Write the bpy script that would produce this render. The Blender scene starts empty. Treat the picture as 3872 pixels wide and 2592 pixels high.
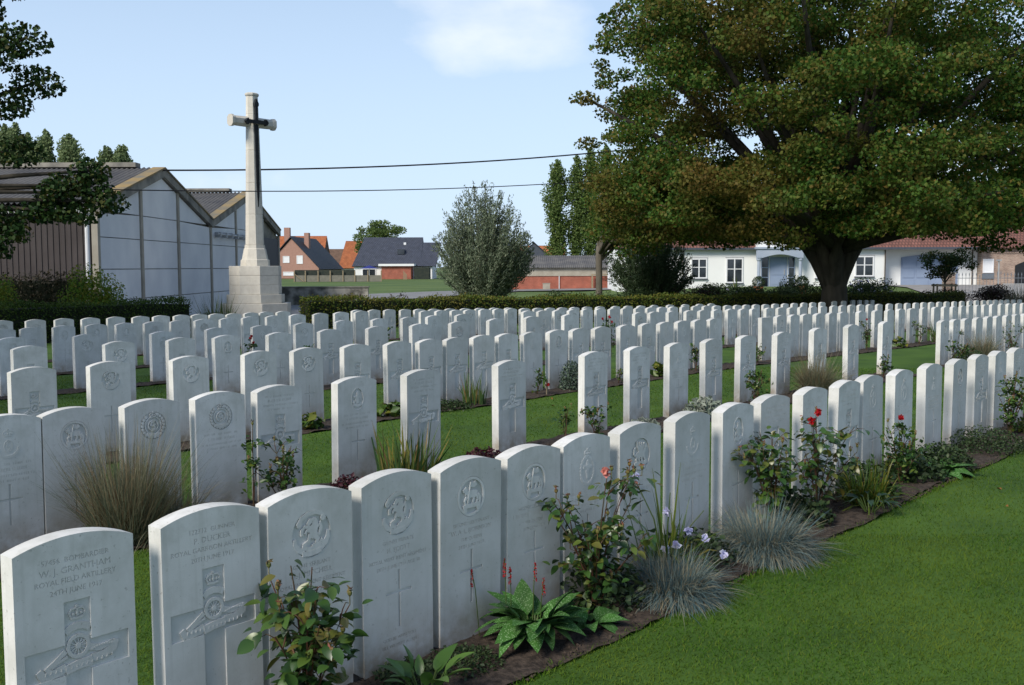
import bpy, bmesh, math, random
import numpy as np
from mathutils import Matrix, Vector

random.seed(7)
rng = np.random.default_rng(7)
scene = bpy.context.scene
COL = scene.collection
R = math.radians

# ------------------------------------------------------------------ camera
CAM_H, PITCH, ROLL, YAW = 1.628, 0.0729, 0.003, 0.8541
cam = bpy.data.cameras.new('camera')
cam.sensor_width = 36.0
cam.lens = 36.48
cam.clip_start, cam.clip_end = 0.05, 4000.0
cam_o = bpy.data.objects.new('camera', cam)
COL.objects.link(cam_o)
cp, sp, cr, sr = math.cos(PITCH), math.sin(PITCH), math.cos(ROLL), math.sin(ROLL)
_m = Matrix(((cr, sr, 0, 0), (-sr * sp, cr * sp, -cp, 0), (-sr * cp, cr * cp, sp, CAM_H), (0, 0, 0, 1)))
cam_o.matrix_world = _m
scene.camera = cam_o

# ------------------------------------------------------------------ light and sky
SUN_AZ = (-0.645, -0.764)
SUN_EL = R(39)
CLOUD_X = 0.02
world = bpy.data.worlds.new('World')
scene.world = world
world.use_nodes = True
wn = world.node_tree.nodes
wl = world.node_tree.links
bg = wn['Background']
sky = wn.new('ShaderNodeTexSky')
sky.sky_type = 'NISHITA'
sky.sun_disc = False
sky.sun_elevation = SUN_EL
sky.sun_rotation = math.atan2(SUN_AZ[0], SUN_AZ[1])
sky.air_density = 1.0
sky.dust_density = 0.5
sky.ozone_density = 2.0
bg.inputs[1].default_value = 0.132
tc = wn.new('ShaderNodeTexCoord')
mp = wn.new('ShaderNodeMapping')
mp.inputs['Scale'].default_value = (1.0, 1.0, 2.0)
mp.inputs['Location'].default_value = (CLOUD_X, 0.0, 0.0)
n1 = wn.new('ShaderNodeTexNoise')
n1.inputs['Scale'].default_value = 3.4
n1.inputs['Detail'].default_value = 7
n1.inputs['Roughness'].default_value = 0.52
cr1 = wn.new('ShaderNodeValToRGB')
cr1.color_ramp.elements[0].position = 0.58
cr1.color_ramp.elements[0].color = (0.0, 0.0, 0.0, 1)
cr1.color_ramp.elements[1].position = 0.78
cr1.color_ramp.elements[1].color = (0.88, 0.88, 0.88, 1)
# thin haze all round towards the horizon, and soft broken cloud
sxyz = wn.new('ShaderNodeSeparateXYZ')
hz = wn.new('ShaderNodeMapRange')
hz.interpolation_type = 'SMOOTHSTEP'
hz.inputs['From Min'].default_value = 0.62
hz.inputs['From Max'].default_value = -0.02
hz.inputs['To Min'].default_value = 0.06
hz.inputs['To Max'].default_value = 0.88
mh = wn.new('ShaderNodeMix')
mh.data_type = 'RGBA'
mh.inputs[7].default_value = (4.7, 5.95, 7.6, 1)
mx = wn.new('ShaderNodeMix')
mx.data_type = 'RGBA'
mx.inputs[7].default_value = (7.0, 7.4, 7.9, 1)
wl.new(tc.outputs['Generated'], mp.inputs['Vector'])
wl.new(tc.outputs['Generated'], sxyz.inputs[0])
wl.new(sxyz.outputs['Z'], hz.inputs['Value'])
wl.new(mp.outputs[0], n1.inputs['Vector'])
wl.new(n1.outputs['Fac'], cr1.inputs[0])
wl.new(hz.outputs[0], mh.inputs[0])
wl.new(sky.outputs[0], mh.inputs[6])
wl.new(cr1.outputs[0], mx.inputs[0])
wl.new(mh.outputs[2], mx.inputs[6])
wl.new(mx.outputs[2], bg.inputs[0])

sun = bpy.data.lights.new('sun', 'SUN')
sun.energy = 4.0
sun.angle = R(20)
sun.color = (1.0, 0.93, 0.82)
sun_o = bpy.data.objects.new('sun', sun)
COL.objects.link(sun_o)
_ts = Vector((SUN_AZ[0] * math.cos(SUN_EL), SUN_AZ[1] * math.cos(SUN_EL), math.sin(SUN_EL))).normalized()
sun_o.rotation_euler = _ts.to_track_quat('Z', 'Y').to_euler()
sun_o.location = (-30, -25, 40)

vs = scene.view_settings
vs.view_transform = 'Standard'
vs.look = 'None'
vs.exposure = 0.12
vs.gamma = 1.0
vs.use_curve_mapping = False
scene.cycles.use_denoising = True
scene.cycles.max_bounces = 8
scene.cycles.transparent_max_bounces = 8

# ------------------------------------------------------------------ layout of the place
UX, UY = math.cos(YAW), math.sin(YAW)          # along a row of headstones
NX, NY = -math.sin(YAW), math.cos(YAW)         # from one row to the next


def W(d, t):
    return (NX * d + UX * t, NY * d + UY * t)


_zd = ([-60, 3, 6, 8.75, 11.7, 14.6, 17.5, 20.4, 26, 200], [0, 0, -.010, -.030, -.062, -.140, -.163, -.21, -.27, -.34])


def zg(x, y):
    """height of the ground, numpy friendly"""
    x = np.asarray(x, float)
    y = np.asarray(y, float)
    d = NX * x + NY * y
    t = UX * x + UY * y
    z = np.interp(d, _zd[0], _zd[1])
    s = np.clip((t - 15.2) / 1.8, 0, 1)
    z = z - .045 * s * s * (3 - 2 * s) - .0150 * np.clip(t - 17, 0, 36)
    far = np.clip((y - 55) / 30, 0, 1)
    far = far * far * (3 - 2 * far)
    zf = -0.5 + 0.5 * np.clip((x - 6) / 12, 0, 1) * np.clip((y - 60) / 20, 0, 1) * np.clip((160 - y) / 40, 0, 1)
    return z * (1 - far) + zf * far


def G(x, y):
    return float(zg(x, y))


# ------------------------------------------------------------------ materials
MAT = {}


def _pb(name):
    m = bpy.data.materials.new(name)
    m.use_nodes = True
    n = m.node_tree.nodes
    return m, n, m.node_tree.links, n['Principled BSDF']


def mat(name, c1, c2=None, scale=8.0, rough=.8, bump=0.0, bscale=None, spec=.3, detail=6, metal=0.0, lo=.35, hi=.65, stretch=None):
    m, n, l, b = _pb(name)
    b.inputs['Roughness'].default_value = rough
    b.inputs['Specular IOR Level'].default_value = spec
    b.inputs['Metallic'].default_value = metal
    if c2 is None:
        c2 = tuple(v * .8 for v in c1)
    t = n.new('ShaderNodeTexCoord')
    vec = t.outputs['Object']
    if stretch:
        mpn = n.new('ShaderNodeMapping')
        mpn.inputs['Scale'].default_value = stretch
        l.new(vec, mpn.inputs[0])
        vec = mpn.outputs[0]
    nz = n.new('ShaderNodeTexNoise')
    nz.inputs['Scale'].default_value = scale
    nz.inputs['Detail'].default_value = detail
    l.new(vec, nz.inputs['Vector'])
    rp = n.new('ShaderNodeValToRGB')
    rp.color_ramp.elements[0].position = lo
    rp.color_ramp.elements[1].position = hi
    rp.color_ramp.elements[0].color = (*c1, 1)
    rp.color_ramp.elements[1].color = (*c2, 1)
    l.new(nz.outputs['Fac'], rp.inputs[0])
    l.new(rp.outputs[0], b.inputs['Base Color'])
    if bump:
        bn = n.new('ShaderNodeTexNoise')
        bn.inputs['Scale'].default_value = bscale or scale * 4
        bn.inputs['Detail'].default_value = 4
        l.new(vec, bn.inputs['Vector'])
        bu = n.new('ShaderNodeBump')
        bu.inputs['Strength'].default_value = bump
        bu.inputs['Distance'].default_value = .01
        l.new(bn.outputs['Fac'], bu.inputs['Height'])
        l.new(bu.outputs[0], b.inputs['Normal'])
    MAT[name] = m
    return m


def leaf_mat(name, cols, rough=.55, trans=.3, noise=None, nscale=.35, spec=.3, side=None):
    """a different tone for every leaf; optional patches of another tone through the plant"""
    m, n, l, b = _pb(name)
    g = n.new('ShaderNodeNewGeometry')
    rp = n.new('ShaderNodeValToRGB')
    els = rp.color_ramp.elements
    els[0].position, els[0].color = 0, (*cols[0], 1)
    els[1].position, els[1].color = 1, (*cols[-1], 1)
    for i, c in enumerate(cols[1:-1]):
        e = els.new((i + 1) / (len(cols) - 1))
        e.color = (*c, 1)
    l.new(g.outputs['Random Per Island'], rp.inputs[0])
    col = rp.outputs[0]
    if noise:
        t = n.new('ShaderNodeTexCoord')
        nz = n.new('ShaderNodeTexNoise')
        nz.inputs['Scale'].default_value = nscale
        nz.inputs['Detail'].default_value = 3
        l.new(t.outputs['Object'], nz.inputs['Vector'])
        r2 = n.new('ShaderNodeValToRGB')
        r2.color_ramp.elements[0].position = .48
        r2.color_ramp.elements[1].position = .68
        l.new(nz.outputs['Fac'], r2.inputs[0])
        mxn = n.new('ShaderNodeMix')
        mxn.data_type = 'RGBA'
        fac = r2.outputs[0]
        if side:
            sx_ = n.new('ShaderNodeSeparateXYZ')
            l.new(t.outputs['Object'], sx_.inputs[0])
            ms_ = n.new('ShaderNodeMapRange')
            ms_.inputs['From Min'].default_value = side[0]
            ms_.inputs['From Max'].default_value = side[1]
            l.new(sx_.outputs['X'], ms_.inputs['Value'])
            mu_ = n.new('ShaderNodeMath')
            mu_.operation = 'MULTIPLY'
            l.new(fac, mu_.inputs[0])
            l.new(ms_.outputs[0], mu_.inputs[1])
            fac = mu_.outputs[0]
        l.new(fac, mxn.inputs[0])
        l.new(col, mxn.inputs[6])
        mxn.inputs[7].default_value = (*noise, 1)
        col = mxn.outputs[2]
    l.new(col, b.inputs['Base Color'])
    b.inputs['Roughness'].default_value = rough
    b.inputs['Specular IOR Level'].default_value = spec
    if trans:
        tr = n.new('ShaderNodeBsdfTranslucent')
        l.new(col, tr.inputs['Color'])
        ms = n.new('ShaderNodeMixShader')
        ms.inputs[0].default_value = trans
        l.new(b.outputs[0], ms.inputs[1])
        l.new(tr.outputs[0], ms.inputs[2])
        l.new(ms.outputs[0], n['Material Output'].inputs[0])
    MAT[name] = m
    return m


def tile_mat(name, c1, c2, cm, w, hgt, rough=.7, bump=.4, mortar=.02, rot=None):
    """bricks / roof tiles seen from far off"""
    m, n, l, b = _pb(name)
    t = n.new('ShaderNodeTexCoord')
    mpn = n.new('ShaderNodeMapping')
    if rot:
        mpn.inputs['Rotation'].default_value = rot
    l.new(t.outputs['Object'], mpn.inputs[0])
    br = n.new('ShaderNodeTexBrick')
    br.inputs['Color1'].default_value = (*c1, 1)
    br.inputs['Color2'].default_value = (*c2, 1)
    br.inputs['Mortar'].default_value = (*cm, 1)
    br.inputs['Scale'].default_value = 1.0
    br.inputs['Brick Width'].default_value = w
    br.inputs['Row Height'].default_value = hgt
    br.inputs['Mortar Size'].default_value = mortar
    l.new(mpn.outputs[0], br.inputs['Vector'])
    nz = n.new('ShaderNodeTexNoise')
    nz.inputs['Scale'].default_value = 1.3
    nz.inputs['Detail'].default_value = 5
    l.new(t.outputs['Object'], nz.inputs['Vector'])
    mxn = n.new('ShaderNodeMix')
    mxn.data_type = 'RGBA'
    mxn.blend_type = 'MULTIPLY'
    mxn.inputs[0].default_value = .55
    l.new(br.outputs['Color'], mxn.inputs[6])
    rp = n.new('ShaderNodeValToRGB')
    rp.color_ramp.elements[0].position = .3
    rp.color_ramp.elements[0].color = (.45, .45, .45, 1)
    rp.color_ramp.elements[1].position = .7
    rp.color_ramp.elements[1].color = (1.15, 1.15, 1.15, 1)
    l.new(nz.outputs['Fac'], rp.inputs[0])
    l.new(rp.outputs[0], mxn.inputs[7])
    l.new(mxn.outputs[2], b.inputs['Base Color'])
    b.inputs['Roughness'].default_value = rough
    bu = n.new('ShaderNodeBump')
    bu.inputs['Strength'].default_value = bump
    bu.inputs['Distance'].default_value = .02
    bu.invert = True
    l.new(br.outputs['Fac'], bu.inputs['Height'])
    l.new(bu.outputs[0], b.inputs['Normal'])
    MAT[name] = m
    return m


def stone_mat(name, base, grey, spot, dirt, zspan=None):
    """pale carved limestone: fine grain, grey lichen blotches, splash of soil at the foot"""
    m, n, l, b = _pb(name)
    b.inputs['Roughness'].default_value = .85
    b.inputs['Specular IOR Level'].default_value = .2
    t = n.new('ShaderNodeTexCoord')
    oi = n.new('ShaderNodeObjectInfo')
    off = n.new('ShaderNodeVectorMath')
    off.operation = 'MULTIPLY_ADD'
    l.new(oi.outputs['Random'], off.inputs[0])
    off.inputs[1].default_value = (13.0, 7.0, 9.0)
    l.new(t.outputs['Object'], off.inputs[2])
    vec = off.outputs[0]

    def noise(sc, det, lo, hi):
        nz = n.new('ShaderNodeTexNoise')
        nz.inputs['Scale'].default_value = sc
        nz.inputs['Detail'].default_value = det
        nz.inputs['Roughness'].default_value = .65
        l.new(vec, nz.inputs['Vector'])
        mr = n.new('ShaderNodeMapRange')
        mr.inputs['From Min'].default_value = lo
        mr.inputs['From Max'].default_value = hi
        l.new(nz.outputs['Fac'], mr.inputs['Value'])
        return mr.outputs[0]

    def mix(fac, a, bcol):
        k = n.new('ShaderNodeMix')
        k.data_type = 'RGBA'
        l.new(fac, k.inputs[0])
        if isinstance(a, tuple):
            k.inputs[6].default_value = (*a, 1)
        else:
            l.new(a, k.inputs[6])
        k.inputs[7].default_value = (*bcol, 1)
        return k.outputs[2]

    def mul(a, bv):
        k = n.new('ShaderNodeMath')
        k.operation = 'MULTIPLY'
        k.use_clamp = True
        l.new(a, k.inputs[0])
        if isinstance(bv, float):
            k.inputs[1].default_value = bv
        else:
            l.new(bv, k.inputs[1])
        return k.outputs[0]
    hs = n.new('ShaderNodeHueSaturation')
    hs.inputs['Color'].default_value = (*base, 1)
    hv = n.new('ShaderNodeMapRange')
    hv.inputs['To Min'].default_value = .88
    hv.inputs['To Max'].default_value = 1.07
    l.new(oi.outputs['Random'], hv.inputs['Value'])
    l.new(hv.outputs[0], hs.inputs['Value'])
    c = mix(mul(noise(5, 5, .42, .72), .55), hs.outputs[0], grey)
    ms_ = n.new('ShaderNodeMapping')
    ms_.inputs['Scale'].default_value = (38, 38, 1.6)
    l.new(vec, ms_.inputs[0])
    nst = n.new('ShaderNodeTexNoise')
    nst.inputs['Scale'].default_value = 1.0
    nst.inputs['Detail'].default_value = 4
    l.new(ms_.outputs[0], nst.inputs['Vector'])
    mst = n.new('ShaderNodeMapRange')
    mst.inputs['From Min'].default_value = .54
    mst.inputs['From Max'].default_value = .74
    l.new(nst.outputs['Fac'], mst.inputs['Value'])
    c = mix(mul(mst.outputs[0], .34), c, grey)
    c = mix(mul(noise(60, 3, .64, .72), .6), c, spot)
    c = mix(mul(noise(1.7, 3, .45, .7), .22), c, spot)
    sep = n.new('ShaderNodeSeparateXYZ')
    l.new(t.outputs['Object'], sep.inputs[0])
    if zspan:
        mr = n.new('ShaderNodeMapRange')
        mr.inputs['From Min'].default_value = zspan[1]
        mr.inputs['From Max'].default_value = zspan[0]
        l.new(sep.outputs['Z'], mr.inputs['Value'])
        c = mix(mul(mr.outputs[0], noise(9, 4, .3, .62)), c, dirt)
        if len(zspan) > 2:
            mr = n.new('ShaderNodeMapRange')
            mr.inputs['From Min'].default_value = zspan[2]
            mr.inputs['From Max'].default_value = zspan[3]
            l.new(sep.outputs['Z'], mr.inputs['Value'])
            c = mix(mul(mul(mr.outputs[0], noise(14, 5, .46, .7)), .75), c, grey)
    l.new(c, b.inputs['Base Color'])
    bn = n.new('ShaderNodeTexNoise')
    bn.inputs['Scale'].default_value = 220
    bn.inputs['Detail'].default_value = 3
    l.new(t.outputs['Object'], bn.inputs['Vector'])
    bu = n.new('ShaderNodeBump')
    bu.inputs['Strength'].default_value = .25
    bu.inputs['Distance'].default_value = .002
    l.new(bn.outputs['Fac'], bu.inputs['Height'])
    l.new(bu.outputs[0], b.inputs['Normal'])
    MAT[name] = m
    return m


stone_mat('headstone', (.645, .64, .62), (.41, .415, .375), (.28, .275, .24), (.30, .235, .155), (0.0, .24, .60, .84))
stone_mat('cross_stone', (.60, .57, .50), (.46, .43, .37), (.34, .31, .27), (.42, .36, .28))
mat('bronze', (.018, .020, .024), (.035, .04, .045), 6, .45, metal=.5)
mat('soil', (.022, .016, .012), (.070, .052, .040), 34, .95, 1.0, 70)
mat('lawn', (.030, .072, .007), (.056, .116, .012), 1.1, .9, .5, 40, detail=8)
mat('field', (.055, .10, .022), (.10, .145, .036), .12, .95, detail=8)
mat('asphalt', (.17, .17, .175), (.23, .23, .23), .8, .9)
mat('paving', (.22, .21, .20), (.30, .29, .28), 1.2, .9, .3, 30)
leaf_mat('grass', [(.022, .062, .004), (.042, .108, .007), (.070, .150, .011), (.125, .160, .024)], .75, .3, noise=(.105, .155, .018), nscale=.7, spec=.12)
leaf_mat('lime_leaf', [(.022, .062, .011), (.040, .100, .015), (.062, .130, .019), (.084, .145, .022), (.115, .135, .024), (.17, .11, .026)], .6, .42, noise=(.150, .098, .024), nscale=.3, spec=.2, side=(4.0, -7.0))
leaf_mat('shaded_lime_leaf', [(.010, .028, .008), (.018, .044, .011), (.028, .058, .013), (.06, .055, .013)], .6, .15, spec=.15)  # lime leaf darkened: the backlit shade of the boughs is put into the colour
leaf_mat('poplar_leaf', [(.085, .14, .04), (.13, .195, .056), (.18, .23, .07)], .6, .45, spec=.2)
leaf_mat('poplar_hazed', [(.16, .22, .10), (.21, .27, .13), (.25, .30, .15)], .7, .45, spec=.1)  # paler copy of the poplar leaf, distance haze painted into its tones
leaf_mat('willow_leaf', [(.11, .15, .09), (.18, .225, .145), (.26, .30, .20)], .6, .3, spec=.2)
leaf_mat('willow_leaf_shaded', [(.030, .055, .026), (.055, .09, .042), (.085, .12, .058)], .6, .25, spec=.2)  # darker copy of the willow leaf, shade under the big tree painted in
leaf_mat('hedge_leaf', [(.038, .072, .012), (.075, .118, .018), (.125, .15, .022), (.16, .125, .026)], .6, .25, noise=(.14, .12, .028), nscale=.5, spec=.2)
leaf_mat('hedge_leaf_green', [(.028, .056, .010), (.055, .095, .016), (.085, .13, .022)], .6, .25, spec=.2)
leaf_mat('hedge_leaf_brown', [(.03, .032, .015), (.055, .045, .022), (.075, .055, .03)], .6, .1)
leaf_mat('bush_leaf', [(.07, .14, .018), (.13, .23, .025), (.21, .27, .03), (.26, .21, .035)], .6, .35, spec=.2)
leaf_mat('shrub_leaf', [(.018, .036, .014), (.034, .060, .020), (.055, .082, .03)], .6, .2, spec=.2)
leaf_mat('purple_leaf', [(.03, .02, .016), (.05, .026, .022), (.035, .042, .018)], .5, .15)
leaf_mat('rose_leaf', [(.018, .050, .012), (.030, .075, .016), (.048, .10, .02), (.10, .135, .022)], .4, .2)
leaf_mat('fescue_blade', [(.05, .105, .12), (.095, .16, .175), (.15, .20, .19), (.21, .22, .17), (.33, .27, .17)], .65, .2, spec=.2)
leaf_mat('dry_blade', [(.08, .105, .065), (.15, .17, .11), (.25, .22, .135), (.15, .085, .04)], .65, .2, spec=.2)
leaf_mat('strap_blade', [(.028, .07, .012), (.055, .105, .014), (.10, .13, .016), (.17, .13, .022)], .4, .25)
leaf_mat('iris_blade', [(.03, .07, .022), (.055, .105, .03), (.15, .145, .03), (.20, .125, .05)], .45, .2)
leaf_mat('heuchera_leaf', [(.03, .008, .012), (.055, .012, .02), (.075, .016, .02)], .5, .15)
leaf_mat('hosta_leaf', [(.035, .075, .016), (.06, .115, .02), (.17, .16, .025)], .4, .2)
leaf_mat('ears_leaf', [(.14, .18, .145), (.2, .235, .19), (.25, .27, .22)], .8, .1)
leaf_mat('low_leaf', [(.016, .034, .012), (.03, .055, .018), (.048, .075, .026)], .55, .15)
leaf_mat('dome_leaf', [(.05, .085, .06), (.085, .125, .09), (.12, .155, .11)], .6, .1)
leaf_mat('fallen', [(.22, .085, .02), (.30, .13, .03), (.16, .075, .03)], .7, .1)
leaf_mat('red_petal', [(.26, .006, .010), (.40, .010, .014)], .5, .2)
leaf_mat('pink_petal', [(.55, .16, .14), (.62, .25, .2)], .5, .2)
leaf_mat('white_petal', [(.66, .66, .74), (.56, .56, .74), (.42, .42, .68)], .5, .2)
leaf_mat('sepal', [(.24, .19, .12), (.15, .13, .05), (.22, .06, .05)], .6, .1)
mat('rosehip', (.10, .12, .03), (.16, .09, .03), 30, .5)
mat('rose_stem', (.055, .045, .02), (.08, .03, .02), 20, .6)
mat('green_stem', (.04, .075, .014), (.06, .09, .02), 20, .6)
mat('bark', (.030, .026, .020), (.060, .052, .040), 5, .95, .8, 12, stretch=(1, 1, .25))
mat('bark_pale', (.085, .075, .06), (.13, .115, .09), 6, .95, .6, 14, stretch=(1, 1, .3))
mat('dark_core', (.010, .015, .006), (.016, .02, .01), 9, .95)


# ------------------------------------------------------------------ object helpers
def tag(o, label=None, cat=None, group=None, kind=None):
    if label:
        o['label'] = label
    if cat:
        o['category'] = cat
    if group:
        o['group'] = group
    if kind:
        o['kind'] = kind
    return o


def empty(name, loc=(0, 0, 0), rz=0.0):
    o = bpy.data.objects.new(name, None)
    o.empty_display_size = .2
    COL.objects.link(o)
    o.location = loc
    o.rotation_euler = (0, 0, rz)
    return o


def link(name, me, parent=None, loc=None, rot=None, scale=None):
    o = bpy.data.objects.new(name, me)
    COL.objects.link(o)
    if parent:
        o.parent = parent
    if loc is not None:
        o.location = loc
    if rot is not None:
        o.rotation_euler = rot
    if scale is not None:
        o.scale = scale
    return o


def np_mesh(name, verts, faces, m, smooth=False):
    """verts (N,3), faces (M,k) all of one size"""
    me = bpy.data.meshes.new(name)
    verts = np.asarray(verts, np.float32)
    faces = np.asarray(faces, np.int32)
    nf, k = faces.shape
    me.vertices.add(len(verts))
    me.vertices.foreach_set('co', verts.ravel())
    me.loops.add(nf * k)
    me.loops.foreach_set('vertex_index', faces.ravel())
    me.polygons.add(nf)
    me.polygons.foreach_set('loop_start', np.arange(0, nf * k, k, dtype=np.int32))
    if smooth:
        me.polygons.foreach_set('use_smooth', np.ones(nf, bool))
    me.update(calc_edges=True)
    if m:
        me.materials.append(MAT[m])
    return me


class MB:
    """collects simple solids into one mesh"""

    def __init__(self):
        self.v, self.f = [], []

    def add(self, vs, fs):
        b = len(self.v)
        self.v += [tuple(p) for p in vs]
        self.f += [tuple(i + b for i in q) for q in fs]
        return self

    def box(self, x0, x1, y0, y1, z0, z1):
        return self.add([(x0, y0, z0), (x1, y0, z0), (x1, y1, z0), (x0, y1, z0), (x0, y0, z1), (x1, y0, z1), (x1, y1, z1), (x0, y1, z1)],
                        [(0, 3, 2, 1), (4, 5, 6, 7), (0, 1, 5, 4), (1, 2, 6, 5), (2, 3, 7, 6), (3, 0, 4, 7)])

    def prism(self, poly, a0, a1, axis='y'):
        """poly of (p,q): extruded along axis; y -> (p=x,q=z), x -> (p=y,q=z), z -> (p=x,q=y)"""
        def P(p, q, a):
            return (p, a, q) if axis == 'y' else ((a, p, q) if axis == 'x' else (p, q, a))
        k = len(poly)
        vs = [P(p, q, a0) for p, q in poly] + [P(p, q, a1) for p, q in poly]
        fs = [tuple(range(k))[::-1], tuple(range(k, 2 * k))] + [(i, (i + 1) % k, k + (i + 1) % k, k + i) for i in range(k)]
        return self.add(vs, fs)

    def loft(self, rings):
        """rings: list of equal-length closed loops"""
        k = len(rings[0])
        vs = [p for r in rings for p in r]
        fs = [tuple(range(k))[::-1], tuple(range(k * (len(rings) - 1), k * len(rings)))]
        for j in range(len(rings) - 1):
            fs += [(j * k + i, j * k + (i + 1) % k, (j + 1) * k + (i + 1) % k, (j + 1) * k + i) for i in range(k)]
        return self.add(vs, fs)

    def tube(self, pts, rad, seg=6):
        pts = [Vector(p) for p in pts]
        if not hasattr(rad, '__len__'):
            rad = [rad] * len(pts)
        rings = []
        for i, p in enumerate(pts):
            d = (pts[min(i + 1, len(pts) - 1)] - pts[max(i - 1, 0)]).normalized()
            a = d.cross(Vector((0, 0, 1)) if abs(d.z) < .9 else Vector((1, 0, 0))).normalized()
            b = d.cross(a)
            rings.append([p + (a * math.cos(q) + b * math.sin(q)) * rad[i] for q in [2 * math.pi * s / seg for s in range(seg)]])
        return self.loft(rings)

    def quad(self, a, b, c, d):
        return self.add([a, b, c, d], [(0, 1, 2, 3)])

    def mesh(self, name, m, smooth=False):
        me = bpy.data.meshes.new(name)
        me.from_pydata(self.v, [], self.f)
        bm = bmesh.new()
        bm.from_mesh(me)
        bmesh.ops.recalc_face_normals(bm, faces=bm.faces)
        bm.to_mesh(me)
        bm.free()
        if smooth:
            me.polygons.foreach_set('use_smooth', [True] * len(me.polygons))
        me.materials.append(MAT[m])
        me.update()
        return me

    def build(self, name, m, parent=None, smooth=False):
        return link(name, self.mesh(name, m, smooth), parent)


def rdir(nn):
    v = rng.normal(size=(nn, 3))
    return v / np.linalg.norm(v, axis=1, keepdims=True)


def leaves_mesh(name, pos, size, m, up=.6, aspect=.62, axis_hint=None, fold=.18):
    """a folded, pointed leaf of two faces at every position"""
    nn = len(pos)
    size = np.broadcast_to(np.asarray(size, float), (nn,))[:, None]
    nrm = rdir(nn) * (1 - up) + np.array([0, 0, up])
    nrm /= np.linalg.norm(nrm, axis=1, keepdims=True)
    ax = rdir(nn) if axis_hint is None else axis_hint + rdir(nn) * .5
    ax = ax - nrm * np.sum(ax * nrm, 1, keepdims=True)
    ax /= np.linalg.norm(ax, axis=1, keepdims=True) + 1e-9
    bx = np.cross(nrm, ax)
    w = size * aspect * .5
    L = size * .5
    a = pos - ax * L
    b = pos + bx * w + nrm * size * fold - ax * L * .15
    c = pos + ax * L
    d = pos - bx * w + nrm * size * fold - ax * L * .15
    v = np.stack([a, b, c, d], 1).reshape(-1, 3)
    i = np.arange(nn)[:, None] * 4
    f = np.concatenate([i + np.array([[0, 1, 2]]), i + np.array([[0, 2, 3]])], 0)
    return np_mesh(name, v, f, m)


def blades_mesh(name, base, direction, length, width, droop, m, segs=4):
    """strap or hair-thin blades: base (N,3), direction (N,3) unit, droop = how far the tip sinks as a share of length"""
    nn = len(base)
    length = np.broadcast_to(np.asarray(length, float), (nn,))[:, None]
    width = np.broadcast_to(np.asarray(width, float), (nn,))[:, None]
    droop = np.broadcast_to(np.asarray(droop, float), (nn,))[:, None]
    side = np.cross(direction, np.array([0, 0, 1.0]))
    side = side + rdir(nn) * .35
    side /= np.linalg.norm(side, axis=1, keepdims=True) + 1e-9
    rows_ = []
    for j in range(segs + 1):
        s = j / segs
        p = base + direction * length * s
        p[:, 2:] -= droop * length * s * s
        wd = width * (1 - s ** 1.6) * .5 + width * .03
        rows_.append(p - side * wd)
        rows_.append(p + side * wd)
    v = np.stack(rows_, 1).reshape(-1, 3)
    k = 2 * (segs + 1)
    i = np.arange(nn)[:, None] * k
    f = np.concatenate([i + np.array([[2 * j, 2 * j + 1, 2 * j + 3, 2 * j + 2]]) for j in range(segs)], 0)
    return np_mesh(name, v, f, m)


def sheet(name, xs, ys, m, dz=0.0, mask=None):
    """ground sheet that follows zg() on a grid of xs, ys"""
    X, Y = np.meshgrid(xs, ys)
    v = np.stack([X, Y, zg(X, Y) + dz], -1).reshape(-1, 3)
    nx, ny = len(xs), len(ys)
    j, i = np.meshgrid(np.arange(ny - 1), np.arange(nx - 1), indexing='ij')
    a = (j * nx + i).ravel()
    f = np.stack([a, a + 1, a + 1 + nx, a + nx], 1)
    return tag(link(name, np_mesh(name, v, f, m, True)), kind='structure')


# ------------------------------------------------------------------ ground
gx = np.concatenate([-np.geomspace(1500, 30, 26), np.linspace(-28, 40, 35), np.geomspace(43, 1500, 26)])
gy = np.concatenate([np.linspace(-60, 0, 10), np.linspace(2, 100, 50), np.geomspace(104, 2600, 30)])
sheet('field', gx, gy, 'field', -.05)


def strip(name, d0, d1, t0, t1, m, dz, nd=4, dt=.4, wob=0.0):
    """a bed or lawn in row coordinates, following the ground"""
    ts = np.linspace(t0, t1, max(2, int((t1 - t0) / dt)))
    ds = np.linspace(d0, d1, nd)
    T, D = np.meshgrid(ts, ds)
    if wob:
        D = D + wob * np.sin(T * 2.3 + d0) * (D == d0) + wob * np.sin(T * 1.7 + 1 + d1) * (D == d1)
    X = NX * D + UX * T
    Y = NY * D + UY * T
    v = np.stack([X, Y, zg(X, Y) + dz + (rng.random(X.shape) * .02 * (m == 'soil'))], -1).reshape(-1, 3)
    nx, ny = len(ts), len(ds)
    j, i = np.meshgrid(np.arange(ny - 1), np.arange(nx - 1), indexing='ij')
    a = (j * nx + i).ravel()
    f = np.stack([a, a + 1, a + 1 + nx, a + nx], 1)
    return tag(link(name, np_mesh(name, v, f, m, True)), kind='structure')


strip('lawn', -8, 26.2, -4, 46, 'lawn', 0.0, nd=70, dt=.5)

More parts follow.
